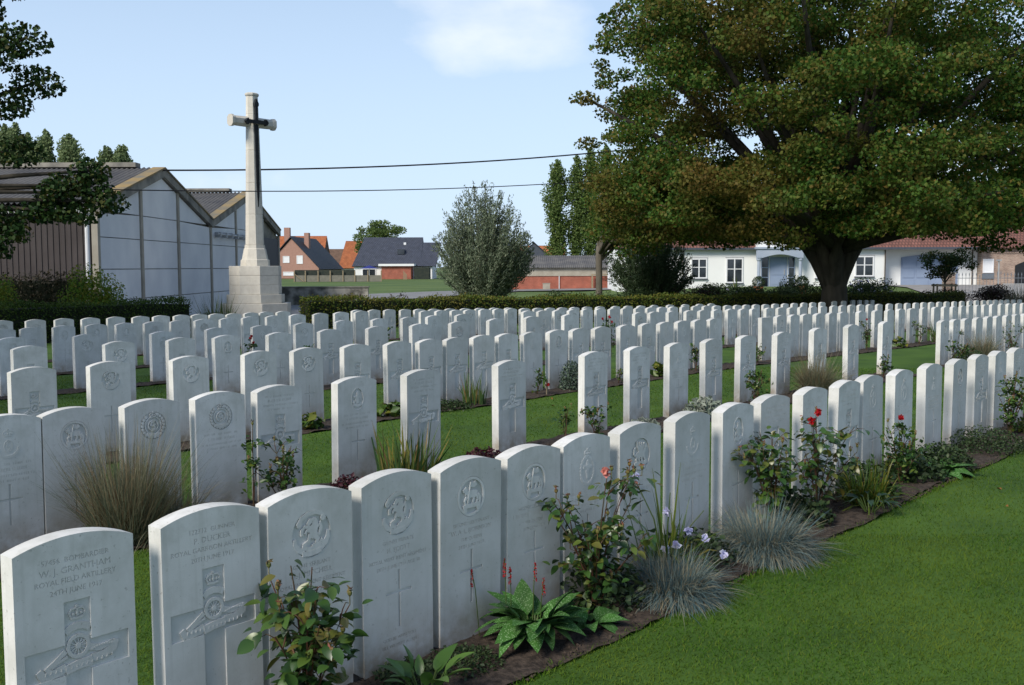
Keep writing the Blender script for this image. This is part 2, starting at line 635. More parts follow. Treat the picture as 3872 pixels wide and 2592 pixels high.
ROWS = [
    (3.05, '147,8 195,5 236,-1 280,-4 322,-7 365,-13 407,-10 453,-7 505,-6 558,-9 607,-6 664,-8 717,-6 765,-6 826,-11 895,-14 959,-18 1022,-19 1080,-23 1143,-30'),
    (6.00, '252,-14 291,-13 342,-13 392,-13 439,-10 510,-10 580,-9 689,-9 813,-10 889,-6 964,-11 1039,-9 1118,-10 1211,-15 1317,-13 1427,-16 1551,-22 1805,-109 1864,-115 1926,-125 1986,-130 2048,-136 2109,-147 2169,-152 2233,-161 2292,-170'),
    (8.75, '391,-15 459,-15 540,-21 618,-22 679,-24 745,-26 809,-30 859,-33 903,-35 951,-33 998,-37 1048,-41 1100,-38 1150,-40 1203,-42 1264,-42 1319,-42 1371,-44 1421,-44 1470,-46 1520,-44 1701,-96 1757,-84 1810,-92 1863,-98 1919,-106 1978,-113 2034,-118 2125,-130 2208,-140 2281,-151 2345,-157 2414,-168 2493,-177 2571,-185 2641,-195 2706,-208 2768,-213 2828,-220 2893,-235 2956,-241 3027,-247 3103,-260 3173,-275 3245,-287 3316,-299'),
    (11.70, '520,-53 627,-61 710,-61 777,-64 859,-69 948,-67 1037,-65 1127,-66 1213,-65 1303,-57 1399,-54 1507,-55 1734,-100 1789,-107 1859,-116 1927,-125 1983,-135 2041,-146 2103,-151 2163,-164 2217,-172 2287,-185 2348,-195 2408,-210 2468,-211 2528,-227 2589,-236 2656,-245 2714,-255 2773,-258 2834,-269 2897,-280 2965,-292 3043,-304 3119,-316 3190,-325 3260,-336 3328,-344 3397,-357 3467,-368 3540,-379 3617,-391 3693,-403 3774,-415 3850,-417 3928,-433 3997,-444 4066,-454 4139,-470 4216,-485 4295,-503 4382,-521'),
    (14.60, '626,-135 732,-147 853,-166 950,-152 1037,-152 1125,-148 1215,-140 1301,-140 1377,-141 1443,-138 1524,-141 1733,-142 1785,-152 1840,-158 1894,-166 1947,-171 2000,-179 2054,-190 2107,-198 2161,-212 2213,-217 2267,-227 2319,-236 2376,-240 2433,-250 2489,-259 2545,-273 2603,-285 2661,-294 2713,-301 2773,-310 2831,-323 2893,-325 2957,-335 3021,-341 3087,-347 3154,-357 3223,-365'),
    (17.50, '736,-176 783,-171 837,-168 896,-167 951,-170 1006,-170 1059,-167 1111,-166 1166,-164 1217,-158 1274,-158 1332,-152 1392,-151 1449,-147 1506,-145 1704,-206 1755,-210 1806,-221 1853,-228 1908,-233 1959,-241 2009,-250 2063,-262 2116,-273 2168,-284 2220,-293 2274,-301 2334,-308 2394,-318 2470,-333 2534,-342 2602,-358 2673,-363 2763,-378 2852,-391 2941,-404 3013,-412'),
    (20.40, '856,-179 920,-186 977,-188 1032,-196 1087,-198 1143,-206 1191,-209 1240,-213 1284,-214 1329,-219 1373,-229 1420,-225 1463,-223 1511,-225 1742,-272 1798,-284 1853,-295 1909,-310 1961,-321 2017,-334 2079,-346 2142,-359 2204,-371 2265,-383 2331,-400'),
    (17.50, '3974,-590 4064,-604'),
    (18.90, '4488,-708 4563,-728 4635,-746 4706,-760'),
]
ROWS = [(d, [(int(a.split(',')[0]) / 100, int(a.split(',')[1]) / 1000) for a in s.split()]) for d, s in ROWS]

BEDS = []
for ri, (d, st) in enumerate(ROWS[:8]):
    runs, cur = [], [st[0][0]]
    for (t, z) in st[1:]:
        if t - cur[-1] > 1.9:
            runs.append((cur[0], cur[-1]))
            cur = []
        cur.append(t)
    runs.append((cur[0], cur[-1]))
    for a, b in runs:
        if ri == 0:
            a, b = .2, 14.5
        elif a < 10:
            a -= 1.6
        a, b = a - .35, b + .35
        if ri == 3 and b > 40:
            b += 3
        BEDS.append((d - .47, d + .12, a, b))
        strip('flower_bed', d - .47, d + .12, a, b, 'soil', .006, nd=9, dt=.08, wob=.03)

# forecourt of the cross, road behind, all thin sheets over the ground
def flat(name, pts, m, dz):
    me = bpy.data.meshes.new(name)
    bm = bmesh.new()
    bm.faces.new([bm.verts.new((x, y, 0)) for x, y in pts])
    bmesh.ops.triangulate(bm, faces=bm.faces)
    for _ in range(3):
        bmesh.ops.subdivide_edges(bm, edges=bm.edges, cuts=1, use_grid_fill=True)
    for v in bm.verts:
        v.co.z = G(v.co.x, v.co.y) + dz
    bm.to_mesh(me)
    bm.free()
    me.materials.append(MAT[m])
    return tag(link(name, me), kind='structure')


flat('forecourt', [(-13.6, 32.5), (-10.2, 29.4), (-6.0, 33.6), (-3.0, 46), (-8.3, 62), (-22, 62), (-20, 40)], 'paving', .012)
flat('road', [(-40, 60), (-9.7, 69.5), (-5.7, 75), (.7, 90), (60, 92), (60, 99), (.8, 98), (-6.7, 90), (-11.3, 82), (-45, 72)], 'asphalt', .03)

flat('driveway', [(27.5, 63), (48, 63), (48, 87), (30.4, 87), (30.4, 80)], 'paving', .03)

# mown grass: blades on every lawn the camera sees
def lawn_points(d0, d1, t0, t1, dens, ymin, ymax):
    nn = int((d1 - d0) * (t1 - t0) * dens)
    d = rng.uniform(d0, d1, nn)
    t = rng.uniform(t0, t1, nn)
    x = NX * d + UX * t
    y = NY * d + UY * t
    ok = (y > ymin) & (y < ymax) & (np.abs(x) < .515 * y + .1)
    for a, b, c, e in BEDS:
        ok &= ~((d > a) & (d < b) & (t > c) & (t < e))
    return np.stack([x[ok], y[ok], zg(x[ok], y[ok])], 1)


def grass(dens, ymin, ymax, ln, wd, name):
    p = lawn_points(-7, 20.4, 0, 32, dens, ymin, ymax)
    nn = len(p)
    dirs = rdir(nn) * np.array([.75, .75, .3]) + np.array([0, 0, .75])
    dirs /= np.linalg.norm(dirs, axis=1, keepdims=True)
    p[:, 2] -= .004
    me = blades_mesh(name, p, dirs, rng.uniform(.5, 1.15, nn) * ln, rng.uniform(.7, 1.3, nn) * wd, rng.uniform(.1, .5, nn), 'grass', 2 if ymax < 8 else 1)
    return me


go = link('grass', grass(11000, 3.5, 6.2, .034, .0034, 'grass'))
tag(go, 'short mown green grass in the near lawn', 'grass', kind='stuff')
go = link('grass', grass(4600, 6.2, 9.5, .036, .0052, 'grass'))
tag(go, 'short mown green grass between the first rows', 'grass', kind='stuff')
go = link('grass', grass(1700, 9.5, 17, .038, .0085, 'grass'))
tag(go, 'short mown green grass between the middle rows', 'grass', kind='stuff')

# ragged fringe of turf along the cut edge of the front bed
nn = 5200
tt_ = rng.uniform(1.5, 13, nn)
dd_ = 2.565 + rng.normal(0, .012, nn)
xx_, yy_ = NX * dd_ + UX * tt_, NY * dd_ + UY * tt_
fd = rdir(nn) * np.array([.6, .6, .25]) + np.array([NX * .45, NY * .45, .6])
fd /= np.linalg.norm(fd, axis=1, keepdims=True)
tag(link('grass', blades_mesh('grass', np.stack([xx_, yy_, zg(xx_, yy_)], 1), fd, rng.uniform(.02, .06, nn), .0036, rng.uniform(.2, .7, nn), 'grass', 2)), 'longer ragged grass fringe at the edge of the front bed', 'grass', kind='stuff')

fp = lawn_points(-3.0, 12, 2, 16, .8, 4, 16)
fp2 = lawn_points(3.2, 6, 2, 9, 4, 4, 16)
fp = np.concatenate([fp, fp2])
fp[:, 2] += .03
tag(link('fallen_leaves', leaves_mesh('fallen_leaves', fp, rng.uniform(.022, .05, len(fp)), 'fallen', up=.7, aspect=.8, fold=.3)), 'scattered fallen orange brown leaves on the lawns', 'leaves', kind='stuff')

# crumbs of soil on the beds nearest to us
def clods(nn, d0, d1, t0, t1, smin, smax):
    d = rng.uniform(d0, d1, nn)
    t = rng.uniform(t0, t1, nn)
    x = NX * d + UX * t
    y = NY * d + UY * t
    c = np.stack([x, y, zg(x, y) + .012], 1)
    o = np.array([[1, 0, 0], [-1, 0, 0], [0, 1, 0], [0, -1, 0], [0, 0, 1], [0, 0, -1]], float)
    s = rng.uniform(smin, smax, (nn, 1, 1)) * rng.uniform(.5, 1.2, (nn, 6, 1))
    v = c[:, None, :] + o[None] * s * np.array([1, 1, .7])
    v = v + rng.normal(0, .15, v.shape) * s
    i = np.arange(nn)[:, None] * 6
    f = np.concatenate([i + np.array([q]) for q in ((0, 2, 4), (2, 1, 4), (1, 3, 4), (3, 0, 4), (2, 0, 5), (1, 2, 5), (3, 1, 5), (0, 3, 5))], 0)
    return np_mesh('soil_crumbs', v.reshape(-1, 3), f, 'soil')


tag(link('soil_crumbs', clods(9000, 2.56, 3.16, .4, 11, .004, .016)), 'crumbly dark soil on the front flower bed', 'soil', kind='stuff')
tag(link('soil_crumbs', clods(6000, 5.52, 6.10, 1.5, 15, .006, .018)), 'crumbly dark soil on the second flower bed', 'soil', kind='stuff')


# ------------------------------------------------------------------ headstones
SW, SD, SH, RISE, ENG = .381, .076, .775, .036, .0070
_rad = (SW * SW / 4 + RISE * RISE) / (2 * RISE)


def outline(inset=0.0, n=14, flat_top=False, z0=-.22):
    hw = SW / 2 - inset
    if flat_top:
        top = [(hw, SH + .03 - inset), (-hw, SH + .03 - inset)]
    else:
        zc = SH + RISE - _rad
        top = [(x, zc + math.sqrt((_rad - inset) ** 2 - x * x)) for x in [hw - 2 * hw * i / n for i in range(n + 1)]]
    return [(-hw, z0), (hw, z0)] + top


def ribbon(mb, pts, w, y1, y0=ENG):
    """a raised band along a polyline, w a width or list of widths"""
    k = len(pts)
    mb.k = getattr(mb, 'k', 0) + 1
    y1 -= mb.k * .00002
    if not hasattr(w, '__len__'):
        w = [w] * k
    L, Rr = [], []
    for i, (x, z) in enumerate(pts):
        x0, z0 = pts[max(i - 1, 0)]
        x1, z1 = pts[min(i + 1, k - 1)]
        dx, dz = x1 - x0, z1 - z0
        q = math.hypot(dx, dz) or 1
        nx, nz = -dz / q * w[i] / 2, dx / q * w[i] / 2
        L.append((x + nx, z + nz))
        Rr.append((x - nx, z - nz))
    for i in range(k - 1):
        mb.prism([L[i], L[i + 1], Rr[i + 1], Rr[i]], y1, y0, 'y')


def disc(mb, x, z, r, y1, n=10, y0=ENG, sx=1.0):
    mb.k = getattr(mb, 'k', 0) + 1
    y1 -= mb.k * .00002
    mb.prism([(x + r * sx * math.cos(a), z + r * math.sin(a)) for a in [2 * math.pi * i / n for i in range(n)]], y1, y0, 'y')


def ringb(mb, x, z, r0, r1, y1, n=28, sx=1.0):
    mb.k = getattr(mb, 'k', 0) + 1
    y1 -= mb.k * .00002
    for i in range(n):
        a, b = 2 * math.pi * i / n, 2 * math.pi * (i + 1) / n
        mb.prism([(x + sx * r0 * math.cos(a), z + r0 * math.sin(a)), (x + sx * r1 * math.cos(a), z + r1 * math.sin(a)),
                  (x + sx * r1 * math.cos(b), z + r1 * math.sin(b)), (x + sx * r0 * math.cos(b), z + r0 * math.sin(b))], y1, ENG, 'y')


def crown(mb, x, z, s, y1):
    ribbon(mb, [(x - s * .8, z), (x, z - s * .08), (x + s * .8, z)], s * .3, y1)
    for q in (-1, 1):
        ribbon(mb, [(x + q * s * .75, z + s * .15), (x + q * s * 1.0, z + s * .6), (x + q * s * .7, z + s * 1.05), (x + q * s * .1, z + s * 1.1)], s * .2, y1)
    ribbon(mb, [(x, z + s * .15), (x, z + s * 1.1)], s * .22, y1)
    for q in (-.5, 0, .5):
        disc(mb, x + q * s, z + s * .45, s * .17, y1 - .0006, 6)
    disc(mb, x, z + s * 1.35, s * .2, y1, 6)


def badge_mesh(kind):
    mb = MB()
    T = -.0010
    c, s = .645, .085

    def P(l):
        return [(x * s, c + z * s) for x, z in l]
    if kind == 'gun':
        T = .0014
        crown(mb, 0, .552, .026, T)
        ribbon(mb, [(-.039, .511), (-.022, .522), (0, .526), (.022, .522), (.039, .511)], .022, T)
        ringb(mb, 0, .462, .027, .038, T - .0006, 20)
        disc(mb, 0, .462, .009, T - .0006, 8)
        for i in range(12):
            a = math.pi * i / 6
            ribbon(mb, [(.008 * math.cos(a), .462 + .008 * math.sin(a)), (.028 * math.cos(a), .462 + .028 * math.sin(a))], .004, T + .001)
        ribbon(mb, [(-.04, .455), (-.075, .430), (-.105, .412)], [.016, .012, .010], T)
        ribbon(mb, [(.03, .452), (.07, .437), (.112, .446)], [.022, .02, .014], T)
        ribbon(mb, [(-.035, .437), (-.07, .424), (-.1, .404)], .008, T)
        for i in range(9):
            disc(mb, .045 + i * .008, .4435 - .0006 * (i - 4) ** 2 * .5 + .002, .0032, T - .0008, 6)
        ribbon(mb, [(-.125, .415), (-.112, .392), (-.075, .396), (-.04, .405)], [.02, .03, .028, .026], T)
        ribbon(mb, [(.04, .412), (.08, .412), (.115, .428), (.124, .45)], [.026, .028, .026, .016], T)
        ribbon(mb, [(-.042, .396), (0, .404), (.042, .406)], .029, T - .0008)
        for i in range(14):
            x = -.105 + i * .0163
            ribbon(mb, [(x, .396 + .06 * abs(x) * (x > 0)), (x + .002, .405 + .06 * abs(x) * (x > 0))], .003, T - .0012)
        disc(mb, .05, .485, .010, T, 8)
    elif kind == 'horse':
        ribbon(mb, P([(-.68, .52), (-.55, .72), (-.2, .9), (.2, .93), (.5, .84), (.66, .66)]), .017, T)
        disc(mb, -.66 * s, c + .50 * s, .012, T - .0005, 8)
        disc(mb, .63 * s, c + .62 * s, .012, T - .0005, 8)
        ribbon(mb, P([(-.22, .40), (-.05, .58), (.16, .62)]), [.012, .02, .012], T)
        ribbon(mb, P([(.2, .66), (.2, .4), (.1, .1), (.16, -.18)]), [.012, .030, .034, .030], T)
        ribbon(mb, P([(-.02, .26), (-.36, .36), (-.52, .22), (-.5, -.02)]), [.016, .012, .011, .012], T)
        ribbon(mb, P([(.0, .1), (-.24, .18), (-.34, .02)]), [.016, .011, .010], T)
        ribbon(mb, P([(.12, -.14), (-.1, -.06), (-.16, -.32), (-.45, -.46)]), [.022, .018, .012, .012], T)
        ribbon(mb, P([(.2, -.14), (.34, -.28), (.24, -.5), (.02, -.56)]), [.022, .018, .012, .012], T)
        ribbon(mb, P([(.22, -.05), (.42, -.08), (.52, .2), (.46, .42), (.36, .25)]), [.010, .012, .016, .014, .006], T)
        ribbon(mb, P([(-.9, -.12), (-.88, -.36), (-.7, -.6), (-.42, -.76)]), [.012, .018, .022, .020], T)
        ribbon(mb, P([(-.5, -.82), (-.1, -.86), (.3, -.82), (.5, -.76)]), .020, T - .0006)
        ribbon(mb, P([(.48, -.74), (.74, -.5), (.88, -.26), (.9, .02)]), [.020, .022, .018, .012], T)
        ribbon(mb, P([(-.5, -.52), (-.1, -.68), (.3, -.62), (.62, -.34)]), .017, T)
    elif kind == 'lamb':
        ringb(mb, 0, c, .0745, .086, T + .0006, 30)
        ribbon(mb, P([(-.34, .12), (0, .14), (.42, .1)]), [.03, .034, .028], T)
        ribbon(mb, P([(-.32, .15), (-.44, .4)]), [.024, .018], T)
        ribbon(mb, P([(-.36, .44), (-.62, .32)]), [.02, .013], T - .0006)
        for x0, x1, x2 in ((-.34, -.5, -.4), (-.2, -.22, -.28), (.2, .14, .06), (.38, .46, .36)):
            ribbon(mb, P([(x0, .0), (x1, -.2), (x2, -.4)]), [.014, .010, .010], T)
        ribbon(mb, P([(.48, .1), (.62, -.12), (.6, -.36)]), [.01, .014, .01], T)
        ribbon(mb, P([(-.28, -.3), (-.06, .76)]), .006, T - .0008)
        ribbon(mb, P([(-.06, .62), (.16, .58), (.34, .66)]), .022, T)
        ribbon(mb, P([(-.62, -.5), (-.3, -.47), (.3, -.47), (.66, -.44)]), .018, T)
        disc(mb, -.46 * s, c - .68 * s, .012, T, 8)
        disc(mb, .5 * s, c - .62 * s, .012, T, 8)
    elif kind == 'engineer':
        for i in range(22):
            a = 2 * math.pi * i / 22
            if 1.15 < a < 2.0:
                continue
            disc(mb, .074 * math.cos(a), c + .074 * math.sin(a), .0105, T, 6)
        crown(mb, 0, c + .056, .022, T)
        ringb(mb, 0, c, .030, .036, T, 20)
        ringb(mb, 0, c, .052, .058, T + .001, 24)
        ribbon(mb, P([(.1, .28), (-.15, .25), (-.2, 0), (.1, -.05), (.16, -.25), (-.1, -.3)]), .009, T)
        ribbon(mb, P([(.2, .1), (.05, .0), (.2, -.2)]), .008, T)
        ribbon(mb, P([(-.5, -.62), (0, -.8), (.5, -.62)]), .017, T)
    elif kind == 'dragon':
        ribbon(mb, P([(-.5, -.05), (-.1, .05), (.25, .0), (.45, .25)]), [.022, .034, .030, .018], T)
        ribbon(mb, P([(.42, .22), (.5, .48), (.72, .4)]), [.018, .018, .010], T)
        for q in range(4):
            ribbon(mb, P([(-.05 + .06 * q, .1), (-.3 + .18 * q, .5), (-.42 + .28 * q, .86 - .05 * q)]), [.014, .014, .006], T)
        for x0, x1 in ((-.38, -.46), (-.14, -.2), (.14, .1), (.34, .44)):
            ribbon(mb, P([(x0, -.1), (x1, -.3), (x1 + .1, -.46)]), [.016, .010, .012], T)
        ribbon(mb, P([(-.55, -.05), (-.72, .1), (-.7, .38), (-.56, .5)]), [.014, .012, .010, .006], T)
        ribbon(mb, P([(-.66, -.56), (-.2, -.52), (.3, -.56), (.66, -.48)]), .018, T)
        ribbon(mb, P([(-.45, -.78), (0, -.86), (.45, -.78)]), .016, T)
    elif kind in ('wreath', 'cipher', 'oval', 'knot'):
        if kind == 'wreath':
            for i in range(24):
                a = 2 * math.pi * i / 24
                disc(mb, .054 * math.cos(a), c - .012 + .068 * math.sin(a), .0095, T, 6)
            crown(mb, 0, c + .062, .024, T)
            ribbon(mb, P([(0, .45), (.1, .1), (-.05, -.2), (0, -.6)]), [.01, .03, .022, .012], T)
            ribbon(mb, P([(-.4, .1), (.4, .05)]), .016, T)
        elif kind == 'cipher':
            crown(mb, 0, c + .046, .028, T)
            ringb(mb, 0, c - .012, .030, .036, T, 20, .7)
            ribbon(mb, P([(.1, .12), (-.14, .06), (-.1, -.14), (.12, -.2), (.06, -.42), (-.12, -.4)]), .008, T)
            for i in range(15):
                a = math.pi * 1.08 + math.pi * .84 * i / 14
                disc(mb, .062 * math.cos(a), c - .012 + .062 * math.sin(a), .0095, T, 6)
        elif kind == 'oval':
            ringb(mb, 0, c, .080, .087, T, 26, .72)
            ribbon(mb, P([(0, .66), (.02, .4), (-.04, .05), (.02, -.4)]), [.018, .024, .036, .026], T)
            ribbon(mb, P([(-.4, .2), (0, .25), (.42, .12)]), .012, T)
            ribbon(mb, P([(-.5, -.48), (0, -.58), (.5, -.48)]), .022, T)
            ribbon(mb, P([(-.3, -.1), (-.45, -.35)]), .018, T)
        else:
            crown(mb, 0, c + .03, .022, T)
            ringb(mb, 0, c - .02, .022, .03, T, 16)
            ribbon(mb, P([(-.5, -.5), (0, -.66), (.5, -.5)]), .018, T)
            disc(mb, 0, c - .02, .010, T, 6)
    return mb.mesh('badge', 'headstone')


def text_loops(body, size, maxw, x, z):
    """glyph outlines of one line: (loops for the cut, filled floor verts and faces)"""
    cu = bpy.data.curves.new('t', 'FONT')
    cu.body = body
    cu.size = size
    cu.align_x = 'CENTER'
    cu.resolution_u = 2
    ob = bpy.data.objects.new('t', cu)
    me = bpy.data.meshes.new_from_object(ob)
    n = len(me.vertices)
    co = np.empty(n * 3, np.float32)
    me.vertices.foreach_get('co', co)
    co = co.reshape(-1, 3)
    faces = [tuple(p.vertices) for p in me.polygons]
    w = co[:, 0].max() - co[:, 0].min()
    k = min(1.0, maxw / w)
    co[:, 0] *= k
    pts = [(float(a) + x, float(b) + z) for a, b, _ in co]
    cnt, adj = {}, {}
    for f in faces:
        for i in range(len(f)):
            e = (f[i], f[(i + 1) % len(f)])
            kk = (min(e), max(e))
            cnt[kk] = cnt.get(kk, 0) + 1
    for (a, b), c in cnt.items():
        if c == 1:
            adj.setdefault(a, []).append(b)
            adj.setdefault(b, []).append(a)
    loops, seen = [], set()
    for s in adj:
        if s in seen:
            continue
        lp, cur, prev = [], s, None
        while cur not in seen:
            seen.add(cur)
            lp.append(cur)
            nx = [q for q in adj[cur] if q != prev and q not in seen]
            prev = cur
            if not nx:
                break
            cur = nx[0]
        if len(lp) > 2:
            loops.append([pts[i] for i in lp])
    bpy.data.objects.remove(ob)
    bpy.data.curves.remove(cu)
    bpy.data.meshes.remove(me)
    return loops, pts, faces


def plate(holes, out):
    cu = bpy.data.curves.new('p', 'CURVE')
    cu.dimensions = '2D'
    cu.fill_mode = 'BOTH'
    cu.extrude = ENG / 2
    for lp in [out] + holes:
        sp_ = cu.splines.new('POLY')
        sp_.points.add(len(lp) - 1)
        sp_.points.foreach_set('co', np.array([(x, z, 0, 1) for x, z in lp], np.float32).ravel())
        sp_.use_cyclic_u = True
    ob = bpy.data.objects.new('p', cu)
    me = bpy.data.meshes.new_from_object(ob)
    v = [(p.co.x, p.co.z + ENG / 2, p.co.y) for p in me.vertices]
    f = [tuple(p.vertices) for p in me.polygons]
    bpy.data.objects.remove(ob)
    bpy.data.curves.remove(cu)
    bpy.data.meshes.remove(me)
    return v, f


def cross_poly(xa, w, z0, z1, za, h):
    return [(-w, z0), (w, z0), (w, za - h), (xa, za - h), (xa, za + h), (w, za + h), (w, z1), (-w, z1), (-w, za + h), (-xa, za + h), (-xa, za - h), (-w, za - h)]


BROAD = cross_poly(.165, .042, .17, .607, .4275, .047)
THIN = cross_poly(.070, .0062, .178, .414, .325, .0062)
BADGES = {k: badge_mesh(k) for k in ('gun', 'horse', 'lamb', 'engineer', 'dragon', 'wreath', 'cipher', 'oval', 'knot')}
_mf = MB()
_mf.prism(BROAD, ENG - .0005, ENG + .001)
CROSS_BROAD = _mf.mesh('cross', 'headstone')
_mf = MB()
_mf.prism(THIN, ENG - .0005, ENG + .001)
CROSS_THIN = _mf.mesh('cross', 'headstone')


def slab_mesh(kind, lines, flat_top=False, full=True):
    """body plus a front skin in which cross, badge ground and letters are cut"""
    mb = MB()
    out = outline(0, 16, flat_top)
    if kind is None:
        mb.prism(out, 0, SD)
        return mb.mesh('headstone', 'headstone'), None, None
    mb.prism(out, ENG, SD)
    holes, ins, epi = [], None, None
    if kind == 'gun':
        holes.append(BROAD)
    else:
        if kind not in ('engineer', 'none'):
            holes.append(THIN)
        if kind in ('horse', 'lamb', 'dragon', 'engineer', 'oval'):
            sx = .72 if kind == 'oval' else 1.0
            holes.append([(.0875 * sx * math.cos(a), .645 + .0875 * math.sin(a)) for a in [2 * math.pi * i / 30 for i in range(30)]])
    if lines:
        ins = MB()
        for body, size, maxw, z in lines:
            if not body:
                continue
            if body == '#':
                x = -maxw / 2
                r = random.Random(int(z * 1e4))
                while x < maxw / 2:
                    w = r.uniform(.003, .0075)
                    if r.random() < .86:
                        q = [(x, z), (x + .0022, z), (x + .0022, z + size * .7), (x, z + size * .7)]
                        holes.append(q)
                        ins.prism(q, .0022, ENG + .001)
                    x += w + .004
                continue
            lp, pts, faces = text_loops(body, size, maxw, 0, z)
            holes += lp
            if z < .2:
                epi = epi or MB()
            (epi if z < .2 else ins).add([(x, .0026, zz) for x, zz in pts], faces)
    v, f = plate(holes, outline(.0, 16, flat_top))
    mb.add(v, f)
    me = mb.mesh('headstone', 'headstone')
    return me, (ins.mesh('inscription', 'headstone') if ins else None), (epi.mesh('epitaph', 'headstone') if epi else None)


def TG(a, b, c, d):
    return [(a, .0235, .30, .731), (b, .029, .30, .697), (c, .0235, .345, .667), (d, .0235, .28, .634)]


def TB(a, b, c, d, e=None, f_=None):
    r = [(a, .0225, .30, .524), (b, .029, .30, .490), (c, .0225, .345, .456), (d, .0225, .32, .425)]
    if e:
        r += [(e, .020, .30, .130), (f_, .020, .30, .100)]
    return r


TEXTS = {
    (0, 0): TG('57456  BOMBARDIER', 'W. J. GRANTHAM', 'ROYAL FIELD ARTILLERY', '24TH JUNE 1917'),
    (0, 1): TG('122712  GUNNER', 'P. DUCKER', 'ROYAL GARRISON ARTILLERY', '20TH JUNE 1917'),
    (0, 2): TB('G/6841 SERJEANT', 'H. J. MITCHELL', 'ROYAL WEST KENT REGIMENT', '23RD JUNE 1917'),
    (0, 3): TB('G/17485 PRIVATE', 'H. SCOTT', 'ROYAL WEST KENT REGIMENT', '24TH JUNE 1917 AGE 30', 'GOD BE WITH YOU', 'TILL WE MEET AGAIN'),
    (0, 4): TB('SECOND LIEUTENANT', 'W. A. L. ROBINSON', 'THE QUEENS', '24TH JUNE 1917'),
    (0, 5): TB('SECOND LIEUTENANT', '#', 'THE QUEENS', '24TH JUNE 1917'),
}
GENB = [('#', .02, .26, .524), ('#', .026, .2, .490), ('#', .02, .3, .458), ('#', .02, .22, .428)]
GENG = [('#', .02, .24, .731), ('#', .026, .2, .699), ('#', .02, .3, .669), ('#', .02, .22, .638)]
KINDS = [
    'gun gun horse horse lamb lamb wreath dragon cipher oval gun gun gun wreath wreath knot oval gun knot gun'.split(),
    'cipher lamb engineer engineer gun oval gun gun gun gun knot gun gun gun gun gun gun oval oval oval knot gun wreath oval wreath wreath'.split(),
    'gun horse horse horse horse gun gun gun gun gun gun knot oval gun gun gun gun wreath wreath wreath wreath flat oval wreath knot oval wreath knot gun gun knot gun gun gun knot wreath oval knot gun knot knot wreath knot oval knot gun knot'.split(),
]
WORDS = {'gun': 'gun badge', 'horse': 'prancing horse badge', 'lamb': 'lamb and flag badge', 'engineer': 'crowned round badge',
         'dragon': 'dragon badge', 'wreath': 'wreathed badge', 'cipher': 'crowned cipher badge', 'oval': 'oval badge', 'knot': 'small crowned badge', 'flat': 'square flat top'}
NTH = ['first', 'second', 'third', 'fourth', 'fifth', 'sixth', 'seventh']


def nth(i):
    return '%d%s' % (i, 'th' if 10 < i % 100 < 14 else {1: 'st', 2: 'nd', 3: 'rd'}.get(i % 10, 'th'))


_cache = {}


def variant(kind, lines_key):
    key = (kind, lines_key)
    if key not in _cache:
        if kind == 'flat':
            _cache[key] = slab_mesh(None, None, True)
        elif lines_key == 'plain':
            _cache[key] = slab_mesh(kind, None)
        elif lines_key == 'gen':
            _cache[key] = slab_mesh(kind, GENG if kind == 'gun' else GENB)
        else:
            _cache[key] = slab_mesh(kind, TEXTS[lines_key])
    return _cache[key]


rs = random.Random(11)
for ri, (d, st) in enumerate(ROWS):
    for i, (t, z) in enumerate(st):
        if ri < 3 and i < len(KINDS[ri]):
            kind = KINDS[ri][i]
        else:
            kind = rs.choice(['gun', 'gun', 'gun', 'knot', 'wreath', 'oval', 'horse', 'engineer'])
        lk = (ri, i) if (ri, i) in TEXTS else ('gen' if (ri == 0 or (ri == 1 and i < 14)) else 'plain')
        me, ins, epi = variant(kind, lk)
        x, y = W(d, t)
        x, y = x + NX * -.002, y + NY * -.002
        o = link('headstone', me, None, (x, y, z), (rs.gauss(0, .006), rs.gauss(0, .004), YAW + rs.gauss(0, .012)))
        nm = WORDS[kind]
        if ri < 7:
            lab = 'white headstone with %s, %s from left in the %s row' % (nm, nth(i + 1), 'front' if ri == 0 else NTH[ri])
        elif ri == 7:
            lab = 'shaded grey headstone at the foot of the big tree, %s of the pair' % ('left' if i == 0 else 'right')
        else:
            lab = 'shaded grey headstone right of the big trunk, %s of the four' % nth(i + 1)
        tag(o, lab, 'headstone', 'headstones of the %s row' % ('front' if ri == 0 else (NTH[ri] if ri < 7 else 'back')))
        if kind != 'flat' and y < 27:
            link('badge', BADGES[kind], o)
            if kind == 'gun':
                link('cross', CROSS_BROAD, o)
            elif kind != 'engineer':
                link('cross', CROSS_THIN, o)
            if ins:
                link('inscription', ins, o)
            if epi:
                link('epitaph', epi, o)


# ------------------------------------------------------------------ big structures
mat('concrete', (.66, .67, .69), (.76, .765, .77), .7, .9, .2, 8)
mat('concrete_post', (.30, .27, .22), (.40, .37, .31), 1.4, .9)
mat('concrete_old', (.14, .135, .12), (.30, .28, .24), 1.6, .95, .4, 10)
mat('wall_stain', (.12, .115, .10), (.40, .375, .33), 1.6, .95, .4, 10, lo=.38, hi=.56)
mat('lichen_edge', (.17, .155, .12), (.30, .21, .09), 1.3, .95)
mat('sheet_roof', (.085, .085, .09), (.14, .135, .13), 1.1, .85)
mat('brown_clad', (.050, .042, .042), (.066, .056, .056), 1.0, .7)
mat('dark_door', (.010, .016, .030), (.016, .024, .04), 2, .6)
mat('white_pvc', (.75, .76, .78), (.70, .71, .73), 3, .4)
mat('zinc', (.32, .33, .34), (.38, .39, .40), 5, .5)
mat('white_wall', (.78, .79, .78), (.72, .73, .73), .4, .85)
mat('blue_stone', (.30, .35, .44), (.35, .40, .48), 1.2, .7)
mat('garage_blue', (.22, .28, .40), (.25, .31, .43), .8, .55)
mat('plinth', (.055, .065, .09), (.07, .08, .10), 2, .8)
mat('glass', (.010, .014, .018), (.03, .036, .045), .8, .08, spec=.8)
mat('iron', (.12, .14, .17), (.16, .18, .2), 5, .5)
